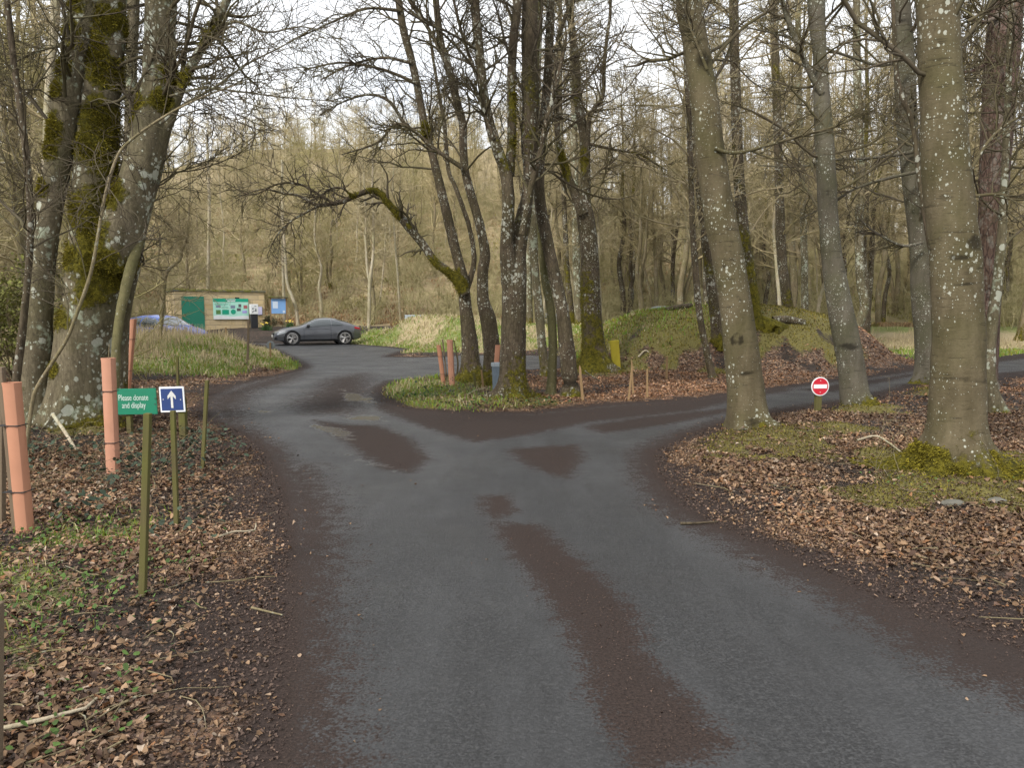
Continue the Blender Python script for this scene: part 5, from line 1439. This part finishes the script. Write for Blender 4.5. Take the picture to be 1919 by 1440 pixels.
def no_entry():
    d = 11.9; c = at(1534, 724, d); m = mpp(1534, 724, d); gz = H1(c[0], c[1])
    root = thing("no_entry_sign", "round red no entry sign with white bar on a short green post", "sign", (c[0], c[1], gz), math.radians(8))
    h = c[2] - gz; r = 17.6 * m
    MB().lathe([(r, .0), (r, .010)], (0, -.05, h), 'Y', 48).build("rim", M["swhite"], root)
    MB().lathe([(r * .89, -.004), (r * .89, .002)], (0, -.05, h), 'Y', 48).build("disc", M["sred"], root)
    MB().box((0, -.0555, h), (r * 1.52, .004, r * .42), None, .001).build("bar", M["swhite"], root)
    for k in (.62, -.62): MB().lathe([(.008, 0), (.008, .004)], (0, -.058, h + k * r), 'Y', 10).build("screw", M["sgrey"], root)
    bevel_obj(MB().box((0, 0, (h + .05) / 2 - .1), (.095, .075, h + .25)).build("post", M["post"], root), .006)
no_entry()
def sign_back():
    d = 24.5; c = at(507, 647, d); gz = H1(c[0], c[1]); m = mpp(507, 647, d); h = max(c[2] - gz, .32)
    root = thing("road_sign", "back of a small round grey sign at the verge in front of the grey car", "sign", (c[0], c[1], gz))
    r = 7.6 * m
    MB().lathe([(r, 0), (r, .012)], (0, 0, h), 'Y', 32).build("disc", M["steel"], root)
    MB().box((0, -.035, h / 2 - .05), (.05, .05, h + .25)).build("post", M["newstake"], root)
sign_back()
# fallen wood, logs, stones
def on(px, py, up=.03):
    g = ground_at(px, py); return (g[0], g[1], g[2] + up)
stick("fallen_branch", "pale dead branch propped diagonally from the old tree's foot to the leaves", "branch", [at(100, 778, 9.2), at(125, 815, 8.8), at(145, 850, 8.3), at(160, 885, 7.7), at(178, 912, 7.3), on(207, 942, .02)], .024, M["pale"])
stick("fallen_branch", "long thin stick lying in the leaves at the lower left corner", "branch", [on(0, 1392), on(70, 1375), on(130, 1368), on(175, 1352), on(183, 1340)], .010, M["pale"])
stick("fallen_branch", "short flat piece of bark lying on the road's right edge", "branch", [on(1275, 985, .01), on(1300, 985, .012), on(1345, 984, .01)], .013, M["syc"])
stick("fallen_branch", "pale crooked branch lying in the leaves left of the biggest beech", "branch", [on(1605, 832), on(1640, 828, .06), on(1665, 840, .05), on(1690, 858)], .016, M["pale"])
stick("fallen_branch", "bare stick pointing at the forked tree's foot on the island", "branch", [on(1085, 690, .1), on(1100, 703, .06), on(1125, 715)], .022, M["old"])
stick("fallen_branch", "white curved root or branch lying on the mossy mound", "branch", [on(1196, 672), on(1208, 664, .08), on(1216, 662)], .03, M["pale"])
stick("fallen_branch", "stick lying on the grassy left part of the island", "branch", [on(875, 742), on(893, 735, .05), on(910, 731)], .02, M["pale"])
stick("fallen_branch", "curved pale twig lying in the left leaf litter near the road", "branch", [on(410, 1015), on(440, 1008, .04), on(475, 1003), on(480, 992, .04)], .009, M["pale"])
stick("fallen_branch", "light dead stick half way along the left leaf litter", "branch", [on(472, 1155), on(500, 1160), on(530, 1168)], .007, M["thin"])
stick("fallen_log", "dark log lying across the shoulder of the mossy mound", "log", [on(1448, 606, .06), on(1475, 606, .1), on(1508, 610, .06)], [.13, .12, .1], M["syc"], 14)
stick("fallen_log", "dark log end poking from the crest of the mossy mound", "log", [on(1248, 586, .05), on(1268, 583, .07), on(1295, 578, .05)], [.06, .08, .09], M["syc"], 14)
def rock(label, px, py, s, seed):
    g = ground_at(px, py); rng = np.random.default_rng(seed)
    import bmesh
    bm = bmesh.new(); bmesh.ops.create_icosphere(bm, subdivisions=3, radius=s)
    for v in bm.verts:
        n = float(fbm(np.array([v.co.x / s * 1.3 + seed]), np.array([v.co.y / s * 1.3]), np.array([v.co.z / s * 1.3]), seed)[0])
        v.co *= .7 + .6 * n; v.co.z *= .5; v.co.x *= 1.3
    me = bpy.data.meshes.new("stone"); bm.to_mesh(me); bm.free(); me.materials.append(M["stone"])
    me.polygons.foreach_set("use_smooth", [True] * len(me.polygons))
    tag(link("stone", me, None, (g[0], g[1], g[2] + s * .08)), label, "stone")
M["stone"] = plain("grey stone", (.11, .105, .085), .95, var=.5, vs=14)
rock("grey stone lying in front of the biggest beech's roots, left one", 1785, 950, .07, 3)
rock("grey stone lying in front of the biggest beech's roots, right one", 1868, 952, .06, 5)
# ------------------------------------------------------------------ the stone hut with its boards
def stone_mat():
    t = NT("sandstone blocks")
    br = t.n.new("ShaderNodeTexBrick")
    t.l.new(t.attr("uvw", "Vector"), br.inputs["Vector"])
    br.offset = .43; br.squash = 1.35; br.squash_frequency = 3
    br.inputs["Scale"].default_value = 1.0; br.inputs["Brick Width"].default_value = .62; br.inputs["Row Height"].default_value = .30
    br.inputs["Mortar Size"].default_value = .012; br.inputs["Mortar Smooth"].default_value = .6; br.inputs["Bias"].default_value = 0
    br.inputs["Color1"].default_value = (.64, .50, .28, 1); br.inputs["Color2"].default_value = (.44, .35, .21, 1); br.inputs["Mortar"].default_value = (.30, .25, .18, 1)
    v = t.attr("uvw", "Vector")
    col = t.mix(t.math('MULTIPLY', t.ramp(t.noise(1.6, 6, .7, v), [(.35, 0), (.7, 1)]), .6), br.outputs["Color"], (.50, .40, .27))
    col = t.mix(t.ramp(t.noise(3.2, 6, .75, v), [(.55, 0), (.74, .55)]), col, (.22, .19, .145))
    col = t.mix(t.ramp(t.noise(1.1, 4, .6, v), [(.52, 0), (.7, .5)]), col, (.52, .36, .13))
    t.set("Base Color", col); t.set("Roughness", .95); t.set("Specular IOR Level", .15)
    t.bump(t.math('ADD', t.math('MULTIPLY', br.outputs["Fac"], -1.0), t.noise(9, 6, .7, v)), .8, .03)
    return t.m
M["stonewall"] = stone_mat()
M["roofslab"] = None
def roof_mat():
    t = NT("mossy roof slab")
    col = t.mix(t.noise(4, 5), (.09, .085, .07), (.17, .16, .13))
    col = t.mix(t.ramp(t.noise(1.2, 6, .7), [(.45, 0), (.6, 1)]), col, t.mix(t.noise(12, 4), (.06, .065, .012), (.22, .22, .03)))
    t.set("Base Color", col); t.set("Roughness", .95); t.bump(t.noise(12, 6, .7), .8, .04)
    return t.m
M["roofslab"] = roof_mat()
M["doorgreen"] = plain("green door paint", (.014, .185, .115), .5, var=.10, vs=2)
M["mint"] = plain("mint board print", (.40, .72, .60), .45, var=.04)
M["bgreen"] = plain("board header green", (.0, .32, .19), .45, var=.05)
M["lilac"] = plain("lilac print", (.36, .34, .66), .5)
M["photo_dark"] = plain("dark photo print", (.10, .09, .10), .5, var=.7, vs=30)
M["photo_red"] = plain("red photo print", (.40, .12, .12), .5, var=.6, vs=25)
M["photo_green"] = plain("green photo print", (.09, .22, .06), .5, var=.6, vs=25)
M["photo_blue"] = plain("blue grey photo print", (.20, .25, .33), .5, var=.6, vs=28)
M["nblue"] = plain("blue felt", (.16, .31, .56), .8, var=.15, vs=5)
M["nlight"] = plain("pale blue paper", (.48, .56, .66), .7)
M["lav"] = plain("lavender paper", (.60, .58, .78), .6)
M["black"] = plain("black plastic", (.012, .013, .016), .4)
M["darkgap"] = plain("dark recess", (.02, .018, .015), .9)

HUT_A = math.radians(32)
def wallbox(name, c, d, mat, parent):
    """a masonry wall whose stone courses run along it"""
    mb = MB().box(c, d); o = mb.build(name, mat, parent)
    me = o.data; a = me.attributes.new("uvw", 'FLOAT_VECTOR', 'POINT')
    lon = 0 if d[0] > d[1] else 1
    a.data.foreach_set("vector", np.array([(v.co[lon], v.co[2], v.co[1 - lon]) for v in me.vertices], np.float32).ravel())
    return o

def hut():
    d0 = 42.6
    L = at(329, 612, d0); m0 = mpp(329, 612, d0)
    W = 6.0
    for _ in range(30):     # length that ends the wall at its far corner in the photo
        q = np.array([L[0] + W * math.cos(HUT_A), L[1] + W * math.sin(HUT_A)])
        W += (((497 - 959.5) / FPX * (q[1] * math.cos(PITCH) + .9 * math.sin(PITCH))) - q[0]) * .6
    gz = H1(L[0] + 2.5, L[1] + 1.0) - .05
    root = thing("stone_hut", "small flat-roofed sandstone hut with a green door behind the blue car", "hut", (L[0], L[1], gz), HUT_A)
    top = at(329, 546, d0)[2] - gz; D = 3.6
    wallbox("front_wall", (W / 2, .175, top / 2 - .3), (W, .35, top + .6), M["stonewall"], root)
    wallbox("side_wall", (.175, .35 + (D - .35) / 2, top / 2 - .3), (.35, D - .35, top + .6), M["stonewall"], root)
    wallbox("side_wall", (W - .175, .35 + (D - .35) / 2, top / 2 - .3), (.35, D - .35, top + .6), M["stonewall"], root)
    wallbox("back_wall", (W / 2, D - .175 - .003, top / 2 - .3), (W - .706, .35, top + .6), M["stonewall"], root)
    rf = MB().box((W / 2, D / 2, top + .05), (W + .14, D + .14, .10), None, .015).build("roof", M["roofslab"], root)
    rng = np.random.default_rng(5)
    n = 2600; x = rng.uniform(-.1, W + .1, n); y = rng.uniform(-.12, D, n)
    k = fbm(x * 1.2, y * 1.2, seed=55) > .5; x, y = x[k], y[k]
    link("roof_moss", blades("roof_moss", x, y, np.full(len(x), top + .095), rng.uniform(.03, .10, len(x)), np.full(len(x), .02), np.array([.20, .19, .03])[None] * rng.uniform(.4, 1.3, (len(x), 1)), rng, .8, "mossblade"), rf)
    k = W / 168.0       # metres per photo pixel along the front
    xd = (361.5 - 329) * k; hd = top * (606 - 552) / 66.0 + .12; wd = 37 * k
    dr = bevel_obj(MB().box((xd, -.012, hd / 2), (wd, .03, hd)).build("door", M["doorgreen"], root))
    for sx in (-1, 1): MB().box((xd + sx * (wd / 2 + .03), -.008, hd / 2), (.055, .03, hd)).build("door_jamb", M["doorgreen"], dr)
    MB().lathe([(.05, -.075), (.05, -.06), (.02, -.06), (.02, -.027)], (xd - wd * .40, 0, hd * .46), 'Y', 14).build("handle", M["black"], dr)
    wallbox("lintel", (xd, -.006, hd + .12), (wd * 1.35, .03, .22), M["stonewall"], root)
    MB().box(((434) * k - 329 * k + 10 * k, -.005, top - .36), (.26, .012, .10)).build("vent", M["darkgap"], root)
    M2 = lambda px, py: ((px - 329) * k, top - (py - 546) * k * 1.0)
    # information board hung on the wall: a thing of its own
    x0, z1 = M2(398, 559); x1, z0 = M2(465, 600)
    R = Matrix.Rotation(HUT_A, 3, 'Z')
    def place(x, y): v = R @ Vector((x, y, 0)); return (L[0] + v.x, L[1] + v.y)
    c = place((x0 + x1) / 2, -.05)
    b = thing("information_board", "large mint and green information board fixed to the hut's front wall", "information board", (c[0], c[1], gz + (z0 + z1) / 2), HUT_A)
    w, h = x1 - x0, z1 - z0
    MB().box((0, 0, 0), (w, .04, h), None, .006).build("panel", M["mint"], b)
    hd_ = MB().box((0, -.0225, h * .42), (w * .995, .006, h * .16)).build("header", M["bgreen"], b)
    rr = random.Random(4)
    t = MB()
    for row, (xa, xb, zz, hh) in enumerate(((-.14, .13, .455, .036), (-.10, .10, .385, .06))):
        x = xa
        while x < xb:
            ww = rr.uniform(.016, .026)
            t.box(((x + ww / 2) * w, -.027, zz * h), (ww * w * .8, .004, hh * h)); x += ww
    t.build("title_marks", M["swhite"], hd_)
    foot = MB(); pts_ = [(-.5, -.5), (.5, -.5), (.5, -.34), (.32, -.33), (.05, -.37), (-.2, -.33), (-.38, -.30), (-.5, -.33)]
    foot.prism([(p[0] * w * .995, p[1] * h * .99) for p in pts_], -.026, -.0205).build("white_foot", M["swhite"], b)
    def pic(u, v, ww, hh, mt, nm="picture"): MB().box((u * w, -.0225, v * h), (ww * w, .006, hh * h)).build(nm, M[mt], b)
    pic(-.36, .12, .13, .12, "photo_blue"); pic(-.36, -.15, .13, .20, "photo_green"); pic(-.16, -.15, .19, .22, "bgreen", "text_panel"); pic(.05, .10, .13, .15, "photo_blue")
    pic(.25, .16, .08, .15, "photo_dark"); pic(.22, -.03, .11, .14, "photo_dark"); pic(.41, .10, .11, .16, "photo_red"); pic(.38, -.14, .13, .13, "lilac", "text_panel")
    MB().lathe([(.072 * w, -.026), (.072 * w, -.0195)], (.06 * w, 0, -.14 * h), 'Y', 24).build("roundel", M["bgreen"], b)
    lines = MB()
    for q in range(3): lines.box((-.27 * w, -.021, (.24 - q * .03) * h), (.40 * w * (1, .9, .6)[q], .003, .010 * h))
    for q in range(2): lines.box((-.17 * w, -.021, (.10 - q * .04) * h), (.16 * w, .003, .012 * h))
    lines.build("small_print", M["bgreen"], b)
    # donation machine in front of the wall
    xm, zt = M2(472, 570); _, zb = M2(472, 590); c = place(xm, -.45)
    pm = thing("donation_machine", "black pillar donation machine with a white printed panel by the hut", "pay machine", (c[0], c[1], H1(c[0], c[1])), HUT_A)
    dz = gz - H1(c[0], c[1])
    MB().box((0, 0, (zb + dz) / 2 - .05), (.40, .3, zb + dz + .1), None, .02).build("pillar", M["black"], pm)
    MB().box((0, -.03, (zb + zt) / 2 + dz), (.46, .26, zt - zb), None, .015).build("panel", M["swhite"], pm)
    pr = MB()
    for (u, v, a_, e) in ((.08, .32, .14, .04), (-.1, .05, .1, .1), (.1, -.1, .12, .16), (-.06, -.2, .14, .05), (.05, .15, .18, .02), (-.12, -.3, .08, .06)):
        pr.box((u * .8, -.162, (zb + zt) / 2 + dz + v * (zt - zb)), (a_ * .8, .004, e))
    pr.build("print", M["steel"], pm)
    xn, zt = M2(487, 575); _, zb = M2(487, 591); c = place(xn, -.04)
    nb_ = thing("notice_box", "small white framed notice on the hut wall right of the donation machine", "notice", (c[0], c[1], gz + (zt + zb) / 2), HUT_A)
    MB().box((0, 0, 0), (.30, .06, zt - zb + .06), None, .008).build("frame", M["steel"], nb_)
    MB().box((0, -.0325, 0), (.25, .01, zt - zb)).build("paper", M["lav"], nb_)
hut()

def notice_board():
    d = 45.3; c = at(522, 575, d); m = mpp(522, 575, d); gz = H1(c[0], c[1])
    root = thing("notice_board", "blue felt notice board on two wooden posts under a little roof, right of the hut", "notice board", (c[0], c[1], gz), math.radians(20))
    z0 = at(522, 588, d)[2] - gz; z1 = at(522, 560, d)[2] - gz; w = 26 * m
    for sx in (-1, 1): bevel_obj(MB().box((sx * (w / 2 + .04), .02, (z1 + .1) / 2 - .15), (.08, .08, z1 + .4)).build("post", M["newstake"], root))
    MB().box((0, 0, (z0 + z1) / 2), (w - .01, .06, z1 - z0), None, .006).build("panel", M["nblue"], root)
    MB().box((-w * .22, -.034, (z0 + z1) / 2 + .08), (w * .36, .006, .42)).build("paper", M["nlight"], root)
    MB().box((w * .36, -.034, z0 + .12), (w * .16, .006, .14)).build("paper", M["nlight"], root)
    MB().box((0, -.02, z1 + .09), (w + .30, .34, .06), Matrix.Rotation(math.radians(-6), 3, 'X'), .008).build("roof", M["roofslab"], root)
notice_board()

def daffodils(label, px, py, d, seed):
    c = at(px, py, d); gz = H1(c[0], c[1]); rng = np.random.default_rng(seed)
    root = thing("daffodils", label, "flowers", (c[0], c[1], gz))
    n = 150
    link("leaves", blades("leaves", rng.normal(size=n) * .16, rng.normal(size=n) * .12, np.zeros(n), rng.uniform(.2, .42, n), np.full(n, .012), np.array([.05, .10, .03])[None] * rng.uniform(.7, 1.3, (n, 1)), rng, .4), root)
    for k in range(6):
        p = (rng.normal() * .15, -.05 + rng.normal() * .08, rng.uniform(.32, .45))
        V = [p]; F = []
        for q in range(12):
            a = 2 * math.pi * q / 12; r = .055 if q % 2 == 0 else .03
            V.append((p[0] + r * math.cos(a), p[1] - .01, p[2] + r * math.sin(a)))
        F = [(0, 1 + q, 1 + (q + 1) % 12) for q in range(12)]
        MB().add(V, F).lathe([(.018, -.05), (.016, -.01)], (p[0], p[1], p[2]), 'Y', 10).build("flower", M["daff"], root)
M["daff"] = plain("daffodil yellow", (.80, .62, .12), .6)
daffodils("clump of pale daffodils between the notice board and the grey car", 545, 610, 44.5, 1)
daffodils("few yellow daffodils at the right corner of the hut", 499, 614, 43.5, 2)

# ------------------------------------------------------------------ cars
def paint(name, c, rough=.28, metal=.5):
    t = NT(name); t.set("Base Color", t.mix(t.noise(3, 4), tuple(v * .92 for v in c), tuple(v * 1.06 for v in c))); t.set("Roughness", rough); t.set("Metallic", metal)
    t.set("Coat Weight", .6); t.set("Coat Roughness", .06); return t.m
M["car_grey"] = paint("grey car paint", (.125, .13, .142))
M["car_blue"] = paint("blue car paint", (.022, .085, .42), .35, .1)
M["car_silver"] = paint("silver car paint", (.42, .47, .50), .3, .4)
M["glass"] = plain("tinted car glass", (.035, .045, .048), .04, .0, .9, coat=.5)
M["tyre"] = plain("tyre rubber", (.018, .018, .019), .85)
M["rim"] = plain("alloy rim", (.52, .50, .48), .3, .7)
M["trim"] = plain("black car trim", (.014, .014, .015), .45)
M["red"] = plain("tail light red", (.50, .02, .03), .2)
M["lamp"] = plain("headlamp glass", (.45, .48, .50), .1, .3)
M["plate"] = plain("number plate", (.70, .70, .66), .5)
M["plate_y"] = plain("yellow number plate", (.70, .52, .05), .5)

COUPE = dict(L=4.18, wb=2.50, r=.345, W=.915,
    top=[(-2.09, .55), (-2.07, .80), (-2.0, .90), (-1.78, .985), (-1.35, 1.155), (-.85, 1.305), (-.4, 1.345), (.05, 1.305), (.45, 1.14), (.82, .955), (1.2, .885), (1.7, .775), (1.95, .68), (2.05, .58), (2.09, .45)],
    belt=[(-2.09, .50), (-2.0, .80), (-1.6, .90), (-.8, .885), (.6, .835), (1.4, .74), (1.85, .62), (2.03, .52), (2.09, .42)],
    wid=[(-2.09, .62), (-2.0, .76), (-1.7, .88), (-1.2, .92), (0, .895), (1.0, .905), (1.5, .89), (1.85, .77), (2.03, .62), (2.09, .52)],
    bot=[(-2.09, .34), (-1.8, .25), (-1.2, .19), (1.2, .18), (1.8, .20), (2.09, .26)],
    side=[[(-1.22, -.62, [(-1.22, .985), (-1.0, .935), (-.62, .925)], [(-1.22, .99), (-1.0, 1.115), (-.62, 1.225)])], [(-.58, .62, [(-.58, .925), (.62, .875)], [(-.58, 1.23), (-.3, 1.255), (.05, 1.215), (.40, 1.04), (.62, .885)])]],
    ws=(.16, .78), rw=(-1.62, -.92))
HATCH = dict(L=4.1, wb=2.52, r=.315, W=.87,
    top=[(-2.05, .55), (-2.03, .85), (-1.96, 1.0), (-1.80, 1.25), (-1.6, 1.40), (-1.0, 1.475), (-.3, 1.485), (.25, 1.41), (.65, 1.18), (1.0, 1.00), (1.35, .94), (1.8, .84), (1.98, .72), (2.04, .60), (2.05, .45)],
    belt=[(-2.05, .50), (-1.95, .86), (-1.6, .95), (-.8, .92), (.6, .88), (1.4, .80), (1.8, .68), (2.0, .54), (2.05, .42)],
    wid=[(-2.05, .66), (-1.95, .78), (-1.7, .84), (-1.2, .87), (0, .87), (1.0, .87), (1.5, .85), (1.85, .74), (2.0, .62), (2.05, .54)],
    bot=[(-2.05, .34), (-1.8, .26), (-1.2, .20), (1.2, .19), (1.8, .21), (2.05, .27)],
    side=[[(-1.62, -.62, [(-1.62, 1.02), (-1.3, .97), (-.62, .955)], [(-1.62, 1.24), (-1.4, 1.33), (-.62, 1.385)])], [(-.56, .78, [(-.56, .955), (.78, .93)], [(-.56, 1.385), (.1, 1.35), (.45, 1.20), (.78, .94)])]],
    ws=(.30, .95), rw=(-1.94, -1.66))

def car(name, label, prof, mat, loc, heading, group=None, plate="plate"):
    """heading: angle of the nose direction in the ground plane"""
    ip = lambda key, x: np.interp(x, [p[0] for p in prof[key]], [p[1] for p in prof[key]])
    root = thing(name, label, "car", loc, heading, group)
    wb, r = prof["wb"] / 2, prof["r"]
    NX, hl = 150, prof["L"] / 2
    xs = np.concatenate([[-hl], np.linspace(-hl + .01, hl - .01, NX), [hl]]); n = 2.6
    def upper(x, u):        # u 0 belt .. 1 centre of the roof
        Y = ip("wid", x) * .965; Z = max(ip("top", x) - ip("belt", x), .01); a = u * math.pi / 2
        ex = 2 / n
        return Y * math.cos(a) ** ex, ip("belt", x) + Z * math.sin(a) ** ex
    def y_at(x, z):
        b, t, w = ip("belt", x), ip("top", x), ip("wid", x)
        if z >= b:
            q = min(max((z - b) / max(t - b, .01), 0), 1); return w * .965 * max(0, 1 - q ** n) ** (1 / n)
        zb = ip("bot", x); f = (z - zb) / max(b - zb, .01)
        return w * np.interp(f, [0, .12, .5, .8, 1], [.90, .965, 1.0, .995, .965])
    half = []
    for x in xs:
        zb, b = ip("bot", x), ip("belt", x); row = [(0, zb + .02), (ip("wid", x) * .80, zb)]
        for f in np.linspace(0, 1, 13): row.append((y_at(x, zb + (b - zb) * f), zb + (b - zb) * f))
        for u in np.linspace(0, 1, 13)[1:]: row.append(upper(x, u))
        half.append(row)
    J = len(half[0]); V = []
    for x, row in zip(xs, half): V += [(x, y, z) for (y, z) in row] + [(x, -y, z) for (y, z) in row[1:-1]][::-1]
    K = J + J - 2; F = []
    for i in range(len(xs) - 1):
        for j in range(K):
            q = (i * K + j, i * K + (j + 1) % K, (i + 1) * K + (j + 1) % K, (i + 1) * K + j)
            c = np.mean([V[a] for a in q], 0)
            if abs(c[1]) > .45 and min(math.hypot(c[0] - wb, c[2] - r), math.hypot(c[0] + wb, c[2] - r)) < r + .045 and c[2] < r + .4: continue
            F.append(q)
    F.append(tuple(range(K))); F.append(tuple((len(xs) - 1) * K + k for k in range(K))[::-1])
    bd = MB().add(V, F).build("body", mat, root, smooth=True)
    # wheel arch lips and dark arches
    for s in (1, -1):
        for xc in (wb, -wb):
            lip = MB(); P_ = []
            for a in np.linspace(-.18, math.pi + .18, 30):
                x, z = xc + (r + .047) * math.cos(a), r + (r + .047) * math.sin(a)
                P_.append((x, s * (y_at(min(max(x, -hl), hl), z) + .004), z))
            lip.tube(P_, .017, 6).build("arch_lip", mat, bd, smooth=True)
            MB().lathe([(r + .055, .38 * s), (r + .055, .70 * s)], (xc, 0, r), 'Y', 26).build("wheel_arch", M["trim"], bd)
    # windows: patches lying just outside the skin
    def patch(x0, x1, lo, hi, nm, mt, par, off=.006, nx=18, nz=6):
        for s in (1, -1):
            V, F = [], []
            for i in range(nx + 1):
                x = x0 + (x1 - x0) * i / nx
                a, b = np.interp(x, [p[0] for p in lo], [p[1] for p in lo]), np.interp(x, [p[0] for p in hi], [p[1] for p in hi])
                for j in range(nz + 1):
                    z = a + (b - a) * j / nz; V.append((x, s * (y_at(x, z) + off), z))
            for i in range(nx):
                for j in range(nz):
                    k = i * (nz + 1) + j; F.append((k, k + nz + 1, k + nz + 2, k + 1) if s < 0 else (k, k + 1, k + nz + 2, k + nz + 1))
            MB().add(V, F).build(nm, mt, par, smooth=True)
    for grp in prof["side"]:
        for (x0, x1, lo, hi) in grp: patch(x0, x1, lo, hi, "side_window", M["glass"], root)
    def over(x0, x1, nm, mt, umin=.52):
        V, F = [], []; nx, nu = 14, 16
        for i in range(nx + 1):
            x = x0 + (x1 - x0) * i / nx
            for j in range(nu + 1):
                t = j / nu * 2 - 1; u = 1 - abs(t) * (1 - umin); y, z = upper(x, u)
                V.append((x, (y if t > 0 else -y), z + .006))
        for i in range(nx):
            for j in range(nu): k = i * (nu + 1) + j; F.append((k, k + 1, k + nu + 2, k + nu + 1))
        MB().add(V, F).build(nm, mt, root, smooth=True)
    over(*prof["ws"], "windscreen", M["glass"]); over(*prof["rw"], "rear_window", M["glass"], .6)
    # lamps
    patch(hl - .52, hl - .16, [(hl - .52, .62), (hl - .16, .50)], [(hl - .52, .70), (hl - .3, .645), (hl - .16, .58)], "headlamp", M["lamp"], root, .008)
    patch(-hl + .03, -hl + .36, [(-hl, .74), (-hl + .36, .80)], [(-hl, .82), (-hl + .36, .885)], "tail_lamp", M["red"], root, .010)
    patch(-.62, .72, [(-.62, .795), (.72, .760)], [(-.62, .806), (.72, .771)], "crease_shade", M["trim"], bd, .001, 18, 1)  # flat black strip painting the shade line of a body crease
    patch(-.92, .95, [(-.92, .215), (.95, .205)], [(-.92, .275), (.95, .262)], "sill", M["trim"], bd, .012)
    patch(-.585, -.565, [(-.6, .30), (-.5, .30)], [(-.6, .90), (-.5, .90)], "door_seam", M["trim"], bd, .002, 2, 12)
    patch(.70, .715, [(.6, .30), (.8, .30)], [(.6, .82), (.8, .82)], "door_seam", M["trim"], bd, .002, 2, 12)
    for s in (1, -1):
        bevel_obj(MB().box((-.42, s * (y_at(-.42, .80) + .012), .80), (.19, .03, .03)).build("door_handle", mat, root), .008)
        mr = MB(); cx, cy, cz = .52, s * (prof["W"] + .09), ip("belt", .5) + .10
        mr.lathe([(.02, -.09), (.075, -.06), (.09, 0), (.06, .06), (.01, .075)], (cx, cy, cz), 'X', 14); mr.V = [(v[0], cy + (v[1] - cy) * 1.2, v[2]) for v in mr.V]
        mr.tube([(cx, s * (prof["W"] - .06), cz - .06), (cx, cy, cz - .03)], .022, 8)
        mr.build("mirror", M["trim"], root, smooth=True)
    # nose and tail
    MB().box((hl - .02, 0, .50), (.06, .86, .20), None, .02).build("grille", M["trim"], root)
    for s in (1, -1): MB().box((hl - .13, s * .60, .36), (.10, .28, .13), Matrix.Rotation(s * -.5, 3, 'Z'), .02).build("air_intake", M["trim"], root)
    MB().box((hl + .02, 0, .44), (.03, .50, .11), None, .005).build("front_plate", M["plate"], root)
    MB().box((-hl - .005, 0, .66), (.03, .50, .11), None, .005).build("rear_plate", M["plate_y"], root)
    # wheels
    for s in (1, -1):
        for xc in (wb, -wb):
            yw = s * (prof["W"] - .115)
            wh = MB().lathe([(r * .66, -.10 * s), (r * .93, -.11 * s), (r, -.08 * s), (r, .07 * s), (r * .95, .10 * s), (r * .76, .105 * s), (r * .74, .06 * s)], (xc, yw, r), 'Y', 36).build("wheel", M["tyre"], root, smooth=True)
            rm = MB(); rm.lathe([(r * .73, .06 * s), (r * .755, .107 * s), (r * .70, .11 * s), (r * .68, .06 * s)], (xc, yw, r), 'Y', 36)
            rm.lathe([(.055, .05 * s), (.055, .095 * s), (.03, .10 * s)], (xc, yw, r), 'Y', 14)
            for k in range(5):
                for e in (-.17, .17):
                    a = 2 * math.pi * k / 5 + .3; a2 = a + e
                    p0 = (xc + .04 * math.cos(a), yw + .085 * s, r + .04 * math.sin(a)); p1 = (xc + r * .72 * math.cos(a2), yw + .095 * s, r + r * .72 * math.sin(a2))
                    rm.tube([p0, p1], [.020, .024], 5)
            rm.build("rim", M["rim"], wh, smooth=True)
            MB().lathe([(r * .70, .0), (r * .70, .03 * s)], (xc, yw, r), 'Y', 24).build("brake", M["trim"], wh)
    return root
def put_car(name, label, prof, mat, px, py, d, deg, group=None):
    c = at(px, py, d); return car(name, label, prof, M[mat], (c[0], c[1], H1(c[0], c[1]) - .005), math.radians(deg), group)
put_car("parked_car", "dark grey coupe with silver alloy wheels parked side-on by the grass mound", COUPE, "car_grey", 594, 646, 36.9, 180 + 22)
put_car("parked_car", "blue hatchback half hidden behind the grassy verge in front of the hut", HATCH, "car_blue", 312, 640, 33.2, -28)
put_car("parked_car", "silver car glimpsed in slices between the island trunks", HATCH, "car_silver", 1068, 612, 46.5, 215)
put_car("parked_car", "silver car of which only the roof shows above the mossy mound", HATCH, "car_silver", 1237, 600, 42.5, 250)
def slab():
    g = at(777, 593, 40.5); gz = H1(g[0], g[1])
    o = bevel_obj(MB().box((0, 0, (g[2] - gz) / 2 - .1), (1.05, .25, g[2] - gz + .35), None, .01).build("concrete_block", M["galv_t"], None, (g[0], g[1], gz)), .02)
    tag(o, "pale flat-topped block just visible over the crest of the grassy mound", "block")
slab()
